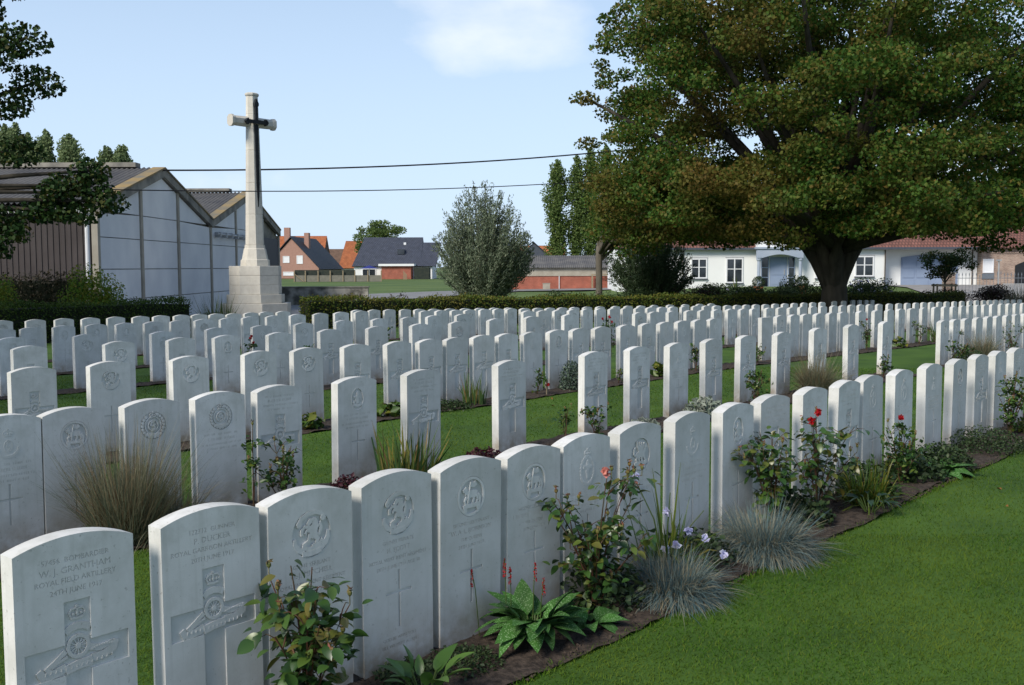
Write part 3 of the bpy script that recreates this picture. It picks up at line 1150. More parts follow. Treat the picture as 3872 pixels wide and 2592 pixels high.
mat('arch_black', (.015, .017, .02), (.02, .022, .025), 5, .5)
mat('terracotta', (.42, .13, .05), (.36, .11, .045), 6, .8)
mat('timber', (.24, .19, .12), (.30, .24, .16), 6, .85)
mat('pink_brick', (.33, .19, .15), (.37, .22, .175), 3, .9)
mat('blue_cloth', (.02, .03, .16), (.03, .04, .2), 2, .8)
mat('net', (.15, .145, .12), (.19, .18, .15), 2.5, .95)
mat('net_dark', (.022, .03, .026), (.04, .045, .035), 2.5, .95)
mat('rusty_gate', (.06, .045, .035), (.09, .07, .055), 4, .9)
mat('cable', (.012, .012, .014), (.016, .016, .018), 2, .7)
tile_mat('red_brick', (.36, .085, .05), (.42, .11, .065), (.30, .17, .13), .22, .07, .9, .3, .008, (R(90), 0, 0))
tile_mat('old_brick', (.24, .12, .08), (.40, .26, .19), (.42, .38, .33), .22, .07, .9, .3, .012, (R(90), 0, 0))
tile_mat('blue_tiles', (.055, .065, .095), (.075, .085, .115), (.022, .026, .04), .33, .34, .55, .8, .05)
tile_mat('navy_tiles', (.012, .018, .034), (.018, .024, .042), (.006, .008, .014), .33, .34, .6, .8, .05)
tile_mat('orange_tiles', (.48, .15, .055), (.56, .20, .075), (.25, .075, .03), .26, .32, .85, .8, .05)
tile_mat('brown_tiles', (.17, .10, .065), (.21, .125, .08), (.09, .055, .04), .26, .32, .85, .8, .05)
tile_mat('plum_tiles', (.20, .085, .065), (.24, .105, .08), (.11, .05, .04), .26, .32, .8, .8, .05)


def roof_plane(name, m, parent, p00, p10, p11, p01, th=.12):
    """sloping slab from four corners; texture follows the slab's own axes"""
    a, b, c, d = [Vector(p) for p in (p00, p10, p11, p01)]
    ex = (b - a).normalized()
    nz = ex.cross(d - a).normalized()
    ey = nz.cross(ex)
    mw = Matrix((ex, ey, nz)).transposed().to_4x4()
    mw.translation = a
    inv = mw.inverted()
    q = [inv @ v for v in (a, b, c, d)]
    mb = MB()
    mb.prism([(v.x, v.y) for v in q], -th, 0, 'z')
    o = mb.build(name, m, parent)
    o.matrix_local = mw
    return o


# ---- storage shed on the left: brown side wall towards us, concrete gables facing right
SX, SZ0 = -14.0, -.6
YV = [35.2, 48.4, 62.5]
EAVE, APEX = 3.86, 5.6
shed = empty('storage_shed', (SX, YV[0], 0))
tag(shed, 'long grey storage shed with twin concrete gables and brown side wall', 'shed')


def zroof(y, g):
    yc = (YV[g] + YV[g + 1]) / 2
    return EAVE + (APEX - EAVE) * (1 - abs(y - yc) / ((YV[g + 1] - YV[g]) / 2))


for g in (0, 1):
    y0, y1 = YV[g], YV[g + 1]
    L = y1 - y0
    bays = [y0, y0 + L * .315, y0 + L * .645, y1]
    yc = (y0 + y1) / 2
    mb = MB()
    mb.prism([(y0 - YV[0] + .05, SZ0), (y1 - YV[0] - .05, SZ0), (y1 - YV[0] - .05, EAVE - .2), (yc - YV[0], APEX - .2), (y0 - YV[0] + .05, EAVE - .2)], -.25, -.104, 'x')
    mb.build('joint_backing', 'concrete_old', shed)  # backing added behind the panels so no daylight shows through the joints
    for b in range(3):
        a, c = bays[b] + .16, bays[b + 1] - .16
        if g == 1 and b == 2:
            cut = a + 1.2
            mb = MB()
            mb.box(-.12, .02, cut - YV[0], c - YV[0], SZ0, 3.3)
            mb.build('door', 'dark_door', shed)
            c = cut - .06
        for q, (za, zb) in enumerate(((SZ0, .47), (.5, 1.57), (1.6, 2.67), (2.7, 3.57), (3.6, 9))):
            drop = .42
            if zb < 9:
                zt = [min(zb, zroof(a, g) - drop), min(zb, zroof(c, g) - drop)]
            else:
                zt = [zroof(a, g) - drop, zroof(c, g) - drop]
            pts = [(a - YV[0], za), (c - YV[0], za)]
            if zb > 9 - 1 and a < yc < c:
                pts += [(c - YV[0], zt[1]), (yc - YV[0], zroof(yc, g) - drop), (a - YV[0], zt[0])]
            else:
                pts += [(c - YV[0], zt[1]), (a - YV[0], zt[0])]
            if min(zt) <= za + .02:
                hi = max(zt)
                if hi <= za + .1:
                    continue
                yx = a + (c - a) * ((za - zt[0]) / (zt[1] - zt[0]))
                if zt[0] > zt[1]:
                    pts = [(a - YV[0], za), (yx - YV[0], za), (a - YV[0], zt[0])]
                else:
                    pts = [(yx - YV[0], za), (c - YV[0], za), (c - YV[0], zt[1])]
            mb = MB()
            mb.prism(pts, -.1, .015 + .004 * ((q + b) % 2), 'x')
            mb.build('panel', 'concrete', shed)
    for k, yb in enumerate(bays[:-1] if g == 0 else bays):
        mb = MB()
        top = (zroof(min(max(yb, y0 + .01), y1 - .01), g)) - .35
        mb.box(-.14, .07, yb - .11 - YV[0], yb + .11 - YV[0], SZ0, top)
        mb.build('pillar', 'concrete_post', shed)
    for s in (0, 1):
        ya, yb = (y0, yc) if s == 0 else (yc, y1)
        za, zb = (EAVE, APEX) if s == 0 else (APEX, EAVE)
        mb = MB()
        mb.prism([(ya - YV[0], za - .36), (yb - YV[0], zb - .36), (yb - YV[0], zb - .04), (ya - YV[0], za - .04)], -.02, .16, 'x')
        mb.build('barge_board', 'concrete_old', shed)
        mb = MB()
        mb.prism([(ya - YV[0], za - .035), (yb - YV[0], zb - .035), (yb - YV[0], zb + .035), (ya - YV[0], za + .035)], -.3, .2, 'x')
        mb.build('roof_edge', 'lichen_edge', shed)
        # corrugated sheets, ribs run down the slope
        nx = 44 * 5
        xs = np.linspace(-44, -.302, nx * 4 + 1)
        zz = .045 * np.sin(np.arange(nx * 4 + 1) * math.pi / 2)
        v = []
        for yy, z_ in ((ya - YV[0] - (.25 if s == 0 and g == 0 else 0), za - (.06 if s == 0 and g == 0 else 0)), (yb - YV[0], zb)):
            v.append(np.stack([xs, np.full_like(xs, yy), z_ + zz], 1))
        v = np.concatenate(v)
        n_ = len(xs)
        a_ = np.arange(n_ - 1)
        link('roof_sheet', np_mesh('roof_sheet', v, np.stack([a_, a_ + 1, a_ + 1 + n_, a_ + n_], 1), 'sheet_roof', True), shed)
    mb = MB()
    mb.box(-44, -.9, yc - .28 - YV[0], yc + .28 - YV[0], APEX + .02, APEX + .2)
    mb.build('ridge_cap', 'concrete_old', shed)
mb = MB()
x = -44.0
while x < -.25:
    mb.box(x, x + .11, 0.0, .06, SZ0, 3.45)
    mb.box(x + .11, x + .2, .025, .06, SZ0, 3.45)
    x += .2
mb.build('wall', 'brown_clad', shed)
mb = MB()
mb.box(-44, -.1, -.22, .02, 3.46, 3.66)
mb.build('gutter', 'zinc', shed)
mb = MB()
mb.tube([(-.28, -.12, SZ0), (-.28, -.12, 3.2), (-.2, -.06, 3.5)], .075, 10)
mb.build('downpipe', 'white_pvc', shed)
mb = MB()
mb.box(-7.1, -6.86, -.10, -.002, SZ0, 3.44)
mb.build('dark_post', 'dark_door', shed)  # dark upright strip set on the brown cladding
mb = MB()
mb.tube([(.22, 13.6, 3.2), (.22, 21.5, 3.2)], .06, 8)
for q in range(8):
    mb.box(.02, .3, 13.9 + q * 1.05, 14.05 + q * 1.05, 3.05, 3.3)
mb.build('pipe', 'zinc', shed)

# ---- memorial cross: octagonal, sword on the face, same bearing as the stones
CX, CY = -10.35, 42.0
mc = empty('memorial_cross', (CX, CY, 0), YAW)
tag(mc, 'tall pale stone memorial cross with dark bronze sword on octagonal steps', 'monument')


def octa(w, dpt, c, z):
    hw, hd = w / 2, dpt / 2
    return [(-hw + c, -hd, z), (hw - c, -hd, z), (hw, -hd + c, z), (hw, hd - c, z), (hw - c, hd, z), (-hw + c, hd, z), (-hw, hd - c, z), (-hw, -hd + c, z)]


def block(name, secs):
    mb = MB()
    mb.loft([octa(*q) for q in secs])
    return mb.build(name, 'cross_stone', mc)


for nm, w0, za, zb, nb in (('step', 2.72, -.7, .2, 1), ('step', 2.23, .2, .55, 1), ('plinth_block', 2.01, .55, 1.69, 3)):
    hh = (zb - za) / nb
    for k in range(nb):
        w_ = w0 - .006 * (k % 2)
        block(nm, [(w_ - .02, (w_ - .02) * .92, w_ * .28, za + k * hh + .002), (w_, w_ * .92, w_ * .28, za + k * hh + .014), (w_, w_ * .92, w_ * .28, za + (k + 1) * hh - .014), (w_ - .02, (w_ - .02) * .92, w_ * .28, za + (k + 1) * hh - .002)])
block('shaft_base', [(1.14, 1.0, .30, 1.692), (1.12, .98, .30, 1.93), (1.02, .9, .27, 1.95), (.86, .76, .23, 2.36), (.80, .70, .21, 2.40), (.78, .68, .21, 2.538)])
zs = [2.54, 3.75, 5.0, 6.3, 7.12, 7.72, 8.43]
for k in range(6):
    def dims(z, e=0.0):
        f_ = (z - 2.54) / 5.89
        return (.73 - .26 * f_ - e, .63 - .23 * f_ - e, .20 - .07 * f_)
    z0, z1 = zs[k], zs[k + 1]
    block('shaft_block', [(*dims(z0, .014), z0 + .001), (*dims(z0), z0 + .009), (*dims(z1), z1 - .009), (*dims(z1, .014), z1 - .001)])
mb = MB()
mb.loft([octa(.49, .42, .13, 8.431), octa(.55, .47, .15, 8.47), octa(.55, .47, .15, 8.53), octa(.4, .32, .1, 8.57)])
mb.build('cap', 'cross_stone', mc)
for s in (-1, 1):
    mb = MB()

    def arm(x, hw, hd, c):
        return [(x, -hd, 7.41 - hw + c), (x, -hd, 7.41 + hw - c), (x, -hd + c, 7.41 + hw), (x, hd - c, 7.41 + hw), (x, hd, 7.41 + hw - c), (x, hd, 7.41 - hw + c), (x, hd - c, 7.41 - hw), (x, -hd + c, 7.41 - hw)]
    mb.loft([arm(s * .2, .2, .17, .1), arm(s * .9, .19, .16, .1), arm(s * .92, .225, .19, .11), arm(s * 1.04, .23, .195, .11)])
    mb.build('cross_arm', 'cross_stone', mc)
sw = MB()
yf = lambda z: -(.315 - (z - 2.54) * .0195) - .006
sw.loft([[(-.012, yf(4.05) - .02, 4.05), (.012, yf(4.05) - .02, 4.05), (.012, yf(4.05), 4.05), (-.012, yf(4.05), 4.05)],
         [(-.06, yf(4.9) - .05, 4.9), (.06, yf(4.9) - .05, 4.9), (.06, yf(4.9), 4.9), (-.06, yf(4.9), 4.9)],
         [(-.085, yf(7.3) - .06, 7.3), (.085, yf(7.3) - .06, 7.3), (.085, yf(7.3), 7.3), (-.085, yf(7.3), 7.3)]])
sword = sw.build('sword', 'bronze', mc)
mb = MB()
mb.box(-.42, .42, -.36, -.225, 7.33, 7.47)
for s in (-1, 1):
    mb.prism([(s * .40, 7.27), (s * .47, 7.30), (s * .54, 7.40), (s * .47, 7.50), (s * .40, 7.53)], -.36, -.23)
mb.build('guard', 'bronze', sword)
mb = MB()
mb.box(-.055, .055, -.32, -.205, 7.475, 8.06)
mb.prism([(-.09, 8.02), (.09, 8.02), (.1, 8.12), (0, 8.32), (-.1, 8.12)], -.33, -.2)
mb.build('hilt', 'bronze', sword)

# ---- low stained wall behind the cross
lw = empty('low_wall', (-8.7, 63, 0))
tag(lw, 'low weathered concrete wall with dark stains behind the memorial cross', 'wall')
mb = MB()
mb.box(-8, 0, -.15, .15, -.8, .40)
mb.build('wall', 'wall_stain', lw)
mb = MB()
mb.box(-8.05, .05, -.2, .2, .40, .47)
mb.build('coping', 'concrete_old', lw)


# ---- houses beyond the field
def window(parent, x0, x1, z0, z1, y, fm='white_pvc', pm='glass', frame=.09, bars=()):
    w = MB()
    w.box(x0, x1, y - .06, y + .05, z0, z0 + frame).box(x0, x1, y - .06, y + .05, z1 - frame, z1)
    w.box(x0, x0 + frame, y - .06, y + .05, z0 + frame, z1 - frame).box(x1 - frame, x1, y - .06, y + .05, z0 + frame, z1 - frame)
    o = w.build('window', fm, parent)
    g = MB()
    g.box(x0 + frame, x1 - frame, y - .01, y + .04, z0 + frame, z1 - frame)
    g.build('pane', pm, o)
    if bars:
        b = MB()
        for k, v in bars:
            if k == 'v':
                b.box(v - .045, v + .045, y - .05, y - .011, z0 + frame, z1 - frame)
            else:
                b.box(x0 + frame, x1 - frame, y - .045, y - .012, v - .03, v + .03)
        b.build('glazing_bar', fm, o)
    return o


hA = empty('brick_house', (-42.3, 200, -.5), R(-4.6))
tag(hA, 'pinkish brick gable house with white shutters and dark blue roof', 'house')
mb = MB()
mb.prism([(-5.3, 0), (5.3, 0), (5.3, 2.0), (0, 7.6), (-5.3, 2.0)], 0, 17.8)
mb.build('wall', 'pink_brick', hA)
for s in (-1, 1):
    roof_plane('roof', 'navy_tiles', hA, (s * 5.75, -.3, 1.75), (s * 5.75, 18.2, 1.75), (0, 18.2, 7.95), (0, -.3, 7.95), .14)
mb = MB()
mb.box(1.1, 2.0, 5, 6.2, 5.8, 8.9)
mb.build('chimney', 'pink_brick', hA)
for x0, x1, z0, z1 in ((-1.7, -.4, 3.0, 4.3), (1.0, 2.2, 2.8, 4.4), (-1.7, .35, .55, 1.3), (3.3, 4.7, .6, 1.3)):
    window(hA, x0, x1, z0, z1, -.02, 'white_pvc', 'white_pvc')

hB = empty('orange_roofed_house', (-46, 224, -.5))
tag(hB, 'house with orange tiled roof and brick chimney behind the pinkish house', 'house')
mb = MB()
mb.prism([(-5, 0), (5, 0), (5, 3.2), (0, 8.6), (-5, 3.2)], -9, 6.2, 'x')
mb.build('wall', 'brown_tiles', hB)
roof_plane('roof', 'orange_tiles', hB, (-9, -5.4, 2.9), (6.3, -5.4, 2.9), (6.3, 0, 8.85), (-9, 0, 8.85))
roof_plane('roof', 'orange_tiles', hB, (-9, 0, 8.85), (6.3, 0, 8.85), (6.3, 5.4, 2.9), (-9, 5.4, 2.9))
mb = MB()
mb.box(-2.6, -1.4, -1.4, -.2, 7.6, 10.6)
mb.build('chimney', 'pink_brick', hB)

hC = empty('brown_roofed_house', (-43.5, 262, -.5))
tag(hC, 'low house with brown tiled roof behind the pinkish house', 'house')
mb = MB()
mb.box(-8, 6, -4, 4, 0, 3.0)
mb.build('wall', 'white_wall', hC)
roof_plane('roof', 'brown_tiles', hC, (-8.3, -4.5, 2.6), (6.3, -4.5, 2.6), (6.3, 0, 6.7), (-8.3, 0, 6.7))
roof_plane('roof', 'brown_tiles', hC, (-8.3, 0, 6.7), (6.3, 0, 6.7), (6.3, 4.5, 2.6), (-8.3, 4.5, 2.6))
hE = empty('orange_gabled_house', (-36.5, 246, -.5), R(8))
tag(hE, 'small house with steep orange roof left of the blue roofed house', 'house')
mb = MB()
mb.box(-4.2, 4.2, -3, 3, 0, 2.2)
mb.build('wall', 'white_wall', hE)
roof_plane('roof', 'orange_tiles', hE, (-4.4, -3.6, 1.9), (4.4, -3.6, 1.9), (4.4, 0, 8.3), (-2.6, 0, 8.3))
roof_plane('roof', 'orange_tiles', hE, (-2.6, 0, 8.3), (4.4, 0, 8.3), (4.4, 3.6, 1.9), (-4.4, 3.6, 1.9))
mb = MB()
mb.box(-.2, .2, -3.9, -3.7, 1.0, 4.6)
mb.build('flue', 'white_pvc', hE)

hD = empty('blue_roofed_house', (-22, 190, -.55))
tag(hD, 'white house with wide blue grey tiled roof across the field', 'house')
mb = MB()
mb.box(-6.9, 7.4, .5, 12, 0, 2.5)
mb.build('wall', 'white_wall', hD)
roof_plane('roof', 'blue_tiles', hD, (-7.2, 0, 2.35), (5.35, 0, 2.35), (5.35, 6, 7.75), (-5.6, 6, 7.75))
roof_plane('roof', 'blue_tiles', hD, (5.352, 0, 2.35), (8.2, 0, 2.35), (8.9, 5, 6.75), (5.352, 5, 6.75))
roof_plane('roof', 'blue_tiles', hD, (-5.6, 6.01, 7.75), (5.35, 6.01, 7.75), (5.35, 12.4, 2.35), (-7.2, 12.4, 2.35))
mb = MB()
mb.box(.9, 2.2, 2.25, 3.2, 4.55, 5.45)
mb.build('skylight', 'glass', hD)
mb = MB()
mb.box(1.85, 2.3, 4.4, 4.8, 6.3, 6.75)
mb.build('vent', 'white_pvc', hD)
ex = MB()
ex.box(-1.4, 3.9, -3.2, .5, 0, 2.35)
exo = ex.build('extension', 'red_brick', hD)
mb = MB()
mb.box(-1.9, 4.5, -3.7, .4, 2.36, 2.75)
mb.build('fascia', 'white_wall', exo)
window(hD, -5.4, -2.9, .15, 1.9, .46, 'white_pvc', 'glass', .12, (('v', -4.1),))
window(hD, 4.7, 5.5, .1, 2.0, .46, 'white_pvc', 'glass', .1)
pr = empty('garden_parasol', (-25.6, 187, -.55))
tag(pr, 'dark blue open garden parasol before the blue roofed house', 'parasol')
mb = MB()
mb.tube([(0, 0, 0), (0, 0, 2.3)], .04, 6)
mb.build('pole', 'white_pvc', pr)
mb = MB()
mb.loft([[(1.75 * math.cos(a), 1.75 * math.sin(a), 1.95) for a in [math.pi * i / 5 for i in range(10)]], [(.05 * math.cos(a), .05 * math.sin(a), 2.5) for a in [math.pi * i / 5 for i in range(10)]]])
mb.build('canopy', 'blue_cloth', pr)
tk = tag(MB().box(-17.3, -14.6, 184, 187, -.55, 1.55).build('garden_shelter', 'net_dark'), 'dark green garden shelter right of the blue roofed house', 'shelter')
rail = MB()
for q in range(6):
    rail.box(-18.9 + q * .12, -18.83 + q * .12, 181 - q * .1, 181.1 - q * .1, -.55, 1.0 - .12 * q)
tag(rail.build('plank_stack', 'timber'), 'bundle of pale planks leaning at the red brick extension', 'planks')

fe = empty('field_fence', (0, 155, -.52))
tag(fe, 'netting fence on wooden posts along the far edge of the field', 'fence')
for xx in (-32.43, -30.77, -28.87, -27.06, -25.16, -23.38, -21.45, -19.47):
    mb = MB()
    mb.box(xx - .07, xx + .07, -.07, .07, 0, 1.65)
    mb.build('post', 'timber', fe)
mb = MB()
mb.box(-32.5, -19.4, .08, .12, 0, .95)
mb.build('netting', 'net', fe)
mb = MB()
mb.box(-32.4, -23.4, .3, .36, 0, 1.75)
mb.build('windbreak', 'net_dark', fe)
mb = MB()
mb.tube([(-32.3, -.05, 1.1), (-31.0, -.05, .02)], .06, 6)
mb.build('brace', 'timber', fe)

# ---- brick shed right of the willow
bs = empty('brick_shed', (4.6, 97, -.5))
tag(bs, 'low red brick shed with grey corrugated roof beyond the road', 'shed')
mb = MB()
mb.box(-6.5, 6, 0, 8, -.1, 1.25)
mb.build('wall', 'red_brick', bs)
mb = MB()
mb.box(-6.6, 6.1, -.06, 8.06, 1.252, 2.06)
mb.build('band', 'concrete_post', bs)
nx = 70
xs = np.linspace(-6.8, 6.3, nx * 4 + 1)
zz = .03 * np.sin(np.arange(nx * 4 + 1) * math.pi / 2)
v = np.concatenate([np.stack([xs, np.full_like(xs, -.35), 2.03 + zz], 1), np.stack([xs, np.full_like(xs, 4.0), 3.2 + zz], 1)])
a_ = np.arange(len(xs) - 1)
link('roof_sheet', np_mesh('roof_sheet', v, np.stack([a_, a_ + 1, a_ + 1 + len(xs), a_ + len(xs)], 1), 'sheet_roof', True), bs)
v = np.concatenate([np.stack([xs, np.full_like(xs, 4.0), 3.2 + zz], 1), np.stack([xs, np.full_like(xs, 8.35), 2.03 + zz], 1)])
link('roof_sheet', np_mesh('roof_sheet', v, np.stack([a_, a_ + 1, a_ + 1 + len(xs), a_ + len(xs)], 1), 'sheet_roof', True), bs)
mb = MB()
mb.tube([(-.18, -.08, 0), (-.18, -.08, 1.24)], .04, 6)
mb.build('downpipe', 'white_pvc', bs)
mb = MB()
mb.box(2.8, 2.95, -.5, -.35, 0, 1.35).box(4.6, 4.72, -.5, -.35, 0, 1.3).box(2.8, 5.2, -.48, -.37, 1.35, 1.43)
tag(mb.build('timber_frame', 'timber'), 'pale timber frame standing before the red brick shed', 'frame')
scene.collection.objects['timber_frame'].location = (4.6, 97, -.5)
cb = MB()
cb.box(2.85, 3.5, 95.2, 95.7, -.5, .08)
cb.box(2.82, 3.53, 95.17, 95.73, .081, .12)
tag(cb.build('utility_cabinet', 'concrete_post'), 'small pale utility cabinet in front of the red brick wall', 'cabinet')
hF = empty('dark_gabled_house', (4.1, 196, -.5))
tag(hF, 'far dark gable roof showing behind the willow', 'house')
mb = MB()
mb.prism([(-4.5, 0), (4.5, 0), (4.5, 2.8), (0, 6.6), (-4.5, 2.8)], 0, 9)
mb.build('wall', 'plinth', hF)
for s in (-1, 1):
    roof_plane('roof', 'navy_tiles', hF, (s * 4.8, -.3, 2.6), (s * 4.8, 9.3, 2.6), (0, 9.3, 6.85), (0, -.3, 6.85), .14)
hG = empty('long_orange_house', (6.6, 212, -.5))
tag(hG, 'far orange tiled roof between the willow and the poplars', 'house')
mb = MB()
mb.box(-12, 4, -3, 3, 0, 3.2)
mb.build('wall', 'white_wall', hG)
roof_plane('roof', 'orange_tiles', hG, (-12, -3.4, 3.0), (4.2, -3.4, 3.0), (4.2, 0, 6.4), (-12, 0, 6.4))
roof_plane('roof', 'orange_tiles', hG, (-12, 0, 6.4), (4.2, 0, 6.4), (4.2, 3.4, 3.0), (-12, 3.4, 3.0))

# ---- white house behind the big tree
wh = empty('white_house', (0, 85, 0))
tag(wh, 'long white rendered house with plum roof behind the big tree', 'house')
mb = MB()
mb.box(8.66, 30.52, 0, 9, -.8, 3.05)
mb.box(30.52 + .002, 38.56, 1.2, 9, -.8, 3.05)
mb.build('wall', 'white_wall', wh)
roof_plane('roof', 'plum_tiles', wh, (8.43, -.35, 3.08), (38.82, -.35, 3.08), (36.91, 5, 8.6), (10.92, 5, 8.6))
roof_plane('roof', 'plum_tiles', wh, (10.92, 5.01, 8.6), (36.91, 5.01, 8.6), (38.82, 10, 3.08), (8.43, 10, 3.08))
mb = MB()
mb.box(8.43, 19.71, -.5, -.34, 2.95, 3.12).box(23.57, 38.82, -.5, -.34, 2.95, 3.12)
mb.build('gutter', 'plinth', wh)
for p in (13.97, 30.46, 38.12):
    mb = MB()
    yy = -.1 if p < 31 else 1.1
    mb.tube([(p, yy, -.4), (p, yy, 2.9)], .05, 8)
    mb.build('downpipe', 'rusty_gate', wh)
for a, b, z0, z1 in ((14.62, 15.96, .62, 2.26), (17.50, 18.89, .25, 2.28), (24.80, 25.97, .62, 2.26), (28.03, 29.57, .75, 2.42)):
    xa, xb = a, b
    window(wh, xa, xb, z0, z1, -.02, 'white_pvc', 'glass', .10, (('v', (xa + xb) / 2), ('h', z0 + (z1 - z0) * .56)))
    mb = MB()
    mb.box(xa - .06, xb + .06, -.14, -.085, z0 - .1, z0 - .005)
    mb.build('sill', 'plinth', wh)
    mb = MB()
    mb.box(xa - .05, xb + .05, -.045, -.002, z1 + .005, z1 + .09)
    mb.build('lintel', 'zinc', wh)
# portico with arch, columns and a white gabled bay above
po = empty('portico')
po.parent = wh
xa, xb = 19.80, 23.52
mb = MB()
n_ = 12
arc = [(xa + .42 + (xb - xa - .84) * i / n_, 2.28 + .28 * math.sin(math.pi * i / n_)) for i in range(n_ + 1)]
mb.prism([(xa, 2.28), (xa, 3.0), (xb, 3.0), (xb, 2.28)] + arc[::-1], -1.1, -.62)
mb.box(xa - .1, xb + .1, -1.2, -.01, 3.0, 3.15)
mb.build('lintel', 'blue_stone', po)
for s in (xa + .18, xb - .18):
    mb = MB()
    mb.loft([[(s + r * math.cos(q), -.86 + r * math.sin(q), z) for q in [math.pi * i / 5 for i in range(10)]] for r, z in ((.2, -.5), (.2, -.3), (.15, -.25), (.13, 2.0), (.2, 2.1), (.22, 2.279))])
    mb.build('column', 'blue_stone', po)
mb = MB()
mb.box(21.08, 22.48, -.06, -.002, -.1, 2.35)
dr = mb.build('door', 'garage_blue', po)
mb = MB()
for z0, z1 in ((.1, .75), (.9, 2.2)):
    mb.box(21.23, 22.33, -.085, -.062, z0, z1)
mb.build('door_panel', 'garage_blue', dr)
mb = MB()
mb.box(22.22, 22.27, -.14, -.087, .9, 1.35)
mb.build('handle', 'zinc', dr)
for a, b in ((20.36, 20.99), (22.57, 23.11)):
    window(po, a, b, -.1, 2.35, -.02, 'garage_blue', 'glass', .06, (('h', .7), ('h', 1.5)))
mb = MB()
mb.box(xa - .2, xb + .2, -1.5, -.01, -.9, -.35)
mb.build('doorstep', 'blue_stone', po)
mb = MB()
mb.prism([(xa + .05, 3.152), (xb - .05, 3.152), (xb - .05, 5.4), ((xa + xb) / 2, 7.0), (xa + .05, 5.4)], -.95, 4.5)
mb.build('gable', 'white_wall', po)
for s in (-1, 1):
    xe = xa - .1 if s < 0 else xb + .1
    roof_plane('roof', 'plum_tiles', po, (xe, -1.15, 5.2), (xe, 4.6, 5.2), ((xa + xb) / 2, 4.6, 7.25), ((xa + xb) / 2, -1.15, 7.25), .1)
window(po, (xa + xb) / 2 - .55, (xa + xb) / 2 + .55, 4.0, 5.2, -.96, 'white_pvc', 'glass', .1)
# garage door
mb = MB()
n_ = 10
xa, xb = 32.23, 36.91
mb.prism([(xa, -.35), (xb, -.35)] + [(xb - (xb - xa) * i / n_, 2.3 + .22 * math.sin(math.pi * i / n_)) for i in range(n_ + 1)], 1.1, 1.19)
gd = mb.build('garage_door', 'garage_blue', wh)
for i in range(4):
    for j in range(3):
        mb = MB()
        w_ = (xb - xa) / 4
        mb.box(xa + i * w_ + .1, xa + (i + 1) * w_ - .1, 1.06, 1.098, -.2 + j * .82, .5 + j * .82)
        mb.build('panel', 'garage_blue', gd)
mb = MB()
mb.box(30.54, 32.19, 1.14, 1.198, -.7, -.02).box(36.95, 38.56, 1.14, 1.198, -.7, -.02)
mb.build('plinth', 'plinth', wh)
# old brick wing
ob = empty('brick_outbuilding', (38.60, 85.5, 0))
tag(ob, 'old mottled brick outbuilding at the right edge beside the white house', 'building')
mb = MB()
mb.box(.003, 9, 0, 8, -.8, 3.1)
mb.build('wall', 'old_brick', ob)
roof_plane('roof', 'plum_tiles', ob, (-.3, -.4, 3.05), (9.2, -.4, 3.05), (9.2, 4, 6.6), (-.3, 4, 6.6))
roof_plane('roof', 'plum_tiles', ob, (-.3, 4.01, 6.6), (9.2, 4.01, 6.6), (9.2, 8.4, 3.05), (-.3, 8.4, 3.05))
window(ob, .1, .98, 1.0, 2.15, -.02, 'white_pvc', 'white_pvc', .08)
mb = MB()
mb.box(.05, 1.0, -.08, -.003, .52, .95)
mb.build('window_box', 'iron', ob)
mb = MB()
mb.prism([(2.75, -.5), (5.4, -.5)] + [(5.4 - 2.65 * i / 10, 1.6 + .42 * math.sin(math.pi * i / 10)) for i in range(11)], -.06, -.004)
mb.build('archway', 'arch_black', ob)  # near-black sheet in the shape of an arch, flat on the wall
for i in range(18):
    mb = MB()
    mb.box(.15 + i * .21, .26 + i * .21, -.09, -.002, 2.62, 2.72)
    mb.build('brick', 'old_brick', ob)

# ---- iron fence and gate posts before the house
fn = empty('iron_fence', (27.0, 70, -.35))
tag(fn, 'grey iron railing with spear tips before the garage', 'fence')
bar = MB()
bar.tube([(0, 0, 0), (0, 0, 1.28)], .014, 5)
bar.loft([[(-.014, -.014, 1.281), (.014, -.014, 1.281), (.014, .014, 1.281), (-.014, .014, 1.281)], [(-.035, -.01, 1.34), (.035, -.01, 1.34), (.035, .01, 1.34), (-.035, .01, 1.34)], [(-.003, -.003, 1.5), (.003, -.003, 1.5), (.003, .003, 1.5), (-.003, .003, 1.5)]])
bme = bar.mesh('bar', 'iron')
for i in range(34):
    o = link('bar', bme, fn, (i * .235 + 2.4, 0, .12 * math.sin(i * .5) if 8 < i < 16 else 0))
for z in (.15, 1.1):
    mb = MB()
    mb.box(2.3, 10.4, -.02, .02, z, z + .04)
    mb.build('rail', 'iron', fn)
pl = empty('brick_pillar', (29.0, 69, -.4))
tag(pl, 'small brick gate pillar behind the staked young tree', 'pillar')
for j in range(14):
    for i in range(2):
        mb = MB()
        off = .03 * (j % 2)
        mb.box(-.32 + i * .325, -.01 + i * .325, -.3, .3, j * .105, j * .105 + .09)
        mb.build('brick', 'old_brick', pl)
mb = MB()
mb.box(-.29, .27, -.27, .27, 0, 1.46)
mb.build('mortar', 'concrete_post', pl)
mb = MB()
mb.box(-.36, .36, -.35, .35, 1.47, 1.56)
mb.build('cap', 'concrete_post', pl)
wf = empty('pale_mesh_fence', (32.2, 68, -.45))
tag(wf, 'low pale grey mesh fence panel at the right edge', 'fence')
for i in range(26):
    mb = MB()
    mb.box(i * .12, i * .12 + .03, -.01, .01, 0, .85)
    mb.build('bar', 'zinc', wf)
mb = MB()
mb.box(-.05, 3.2, .012, .04, .82, .88).box(-.05, 3.2, .012, .04, .05, .1)
mb.build('rail', 'zinc', wf)
mb = MB()
mb.tube([(30.9, 66, -.6), (30.9, 66, 1.9)], .05, 8)
mb.box(30.78, 31.02, 65.9, 66.1, 1.9, 2.0)
tag(mb.build('sign_post', 'zinc'), 'pale metal post in front of the old brick outbuilding', 'post')


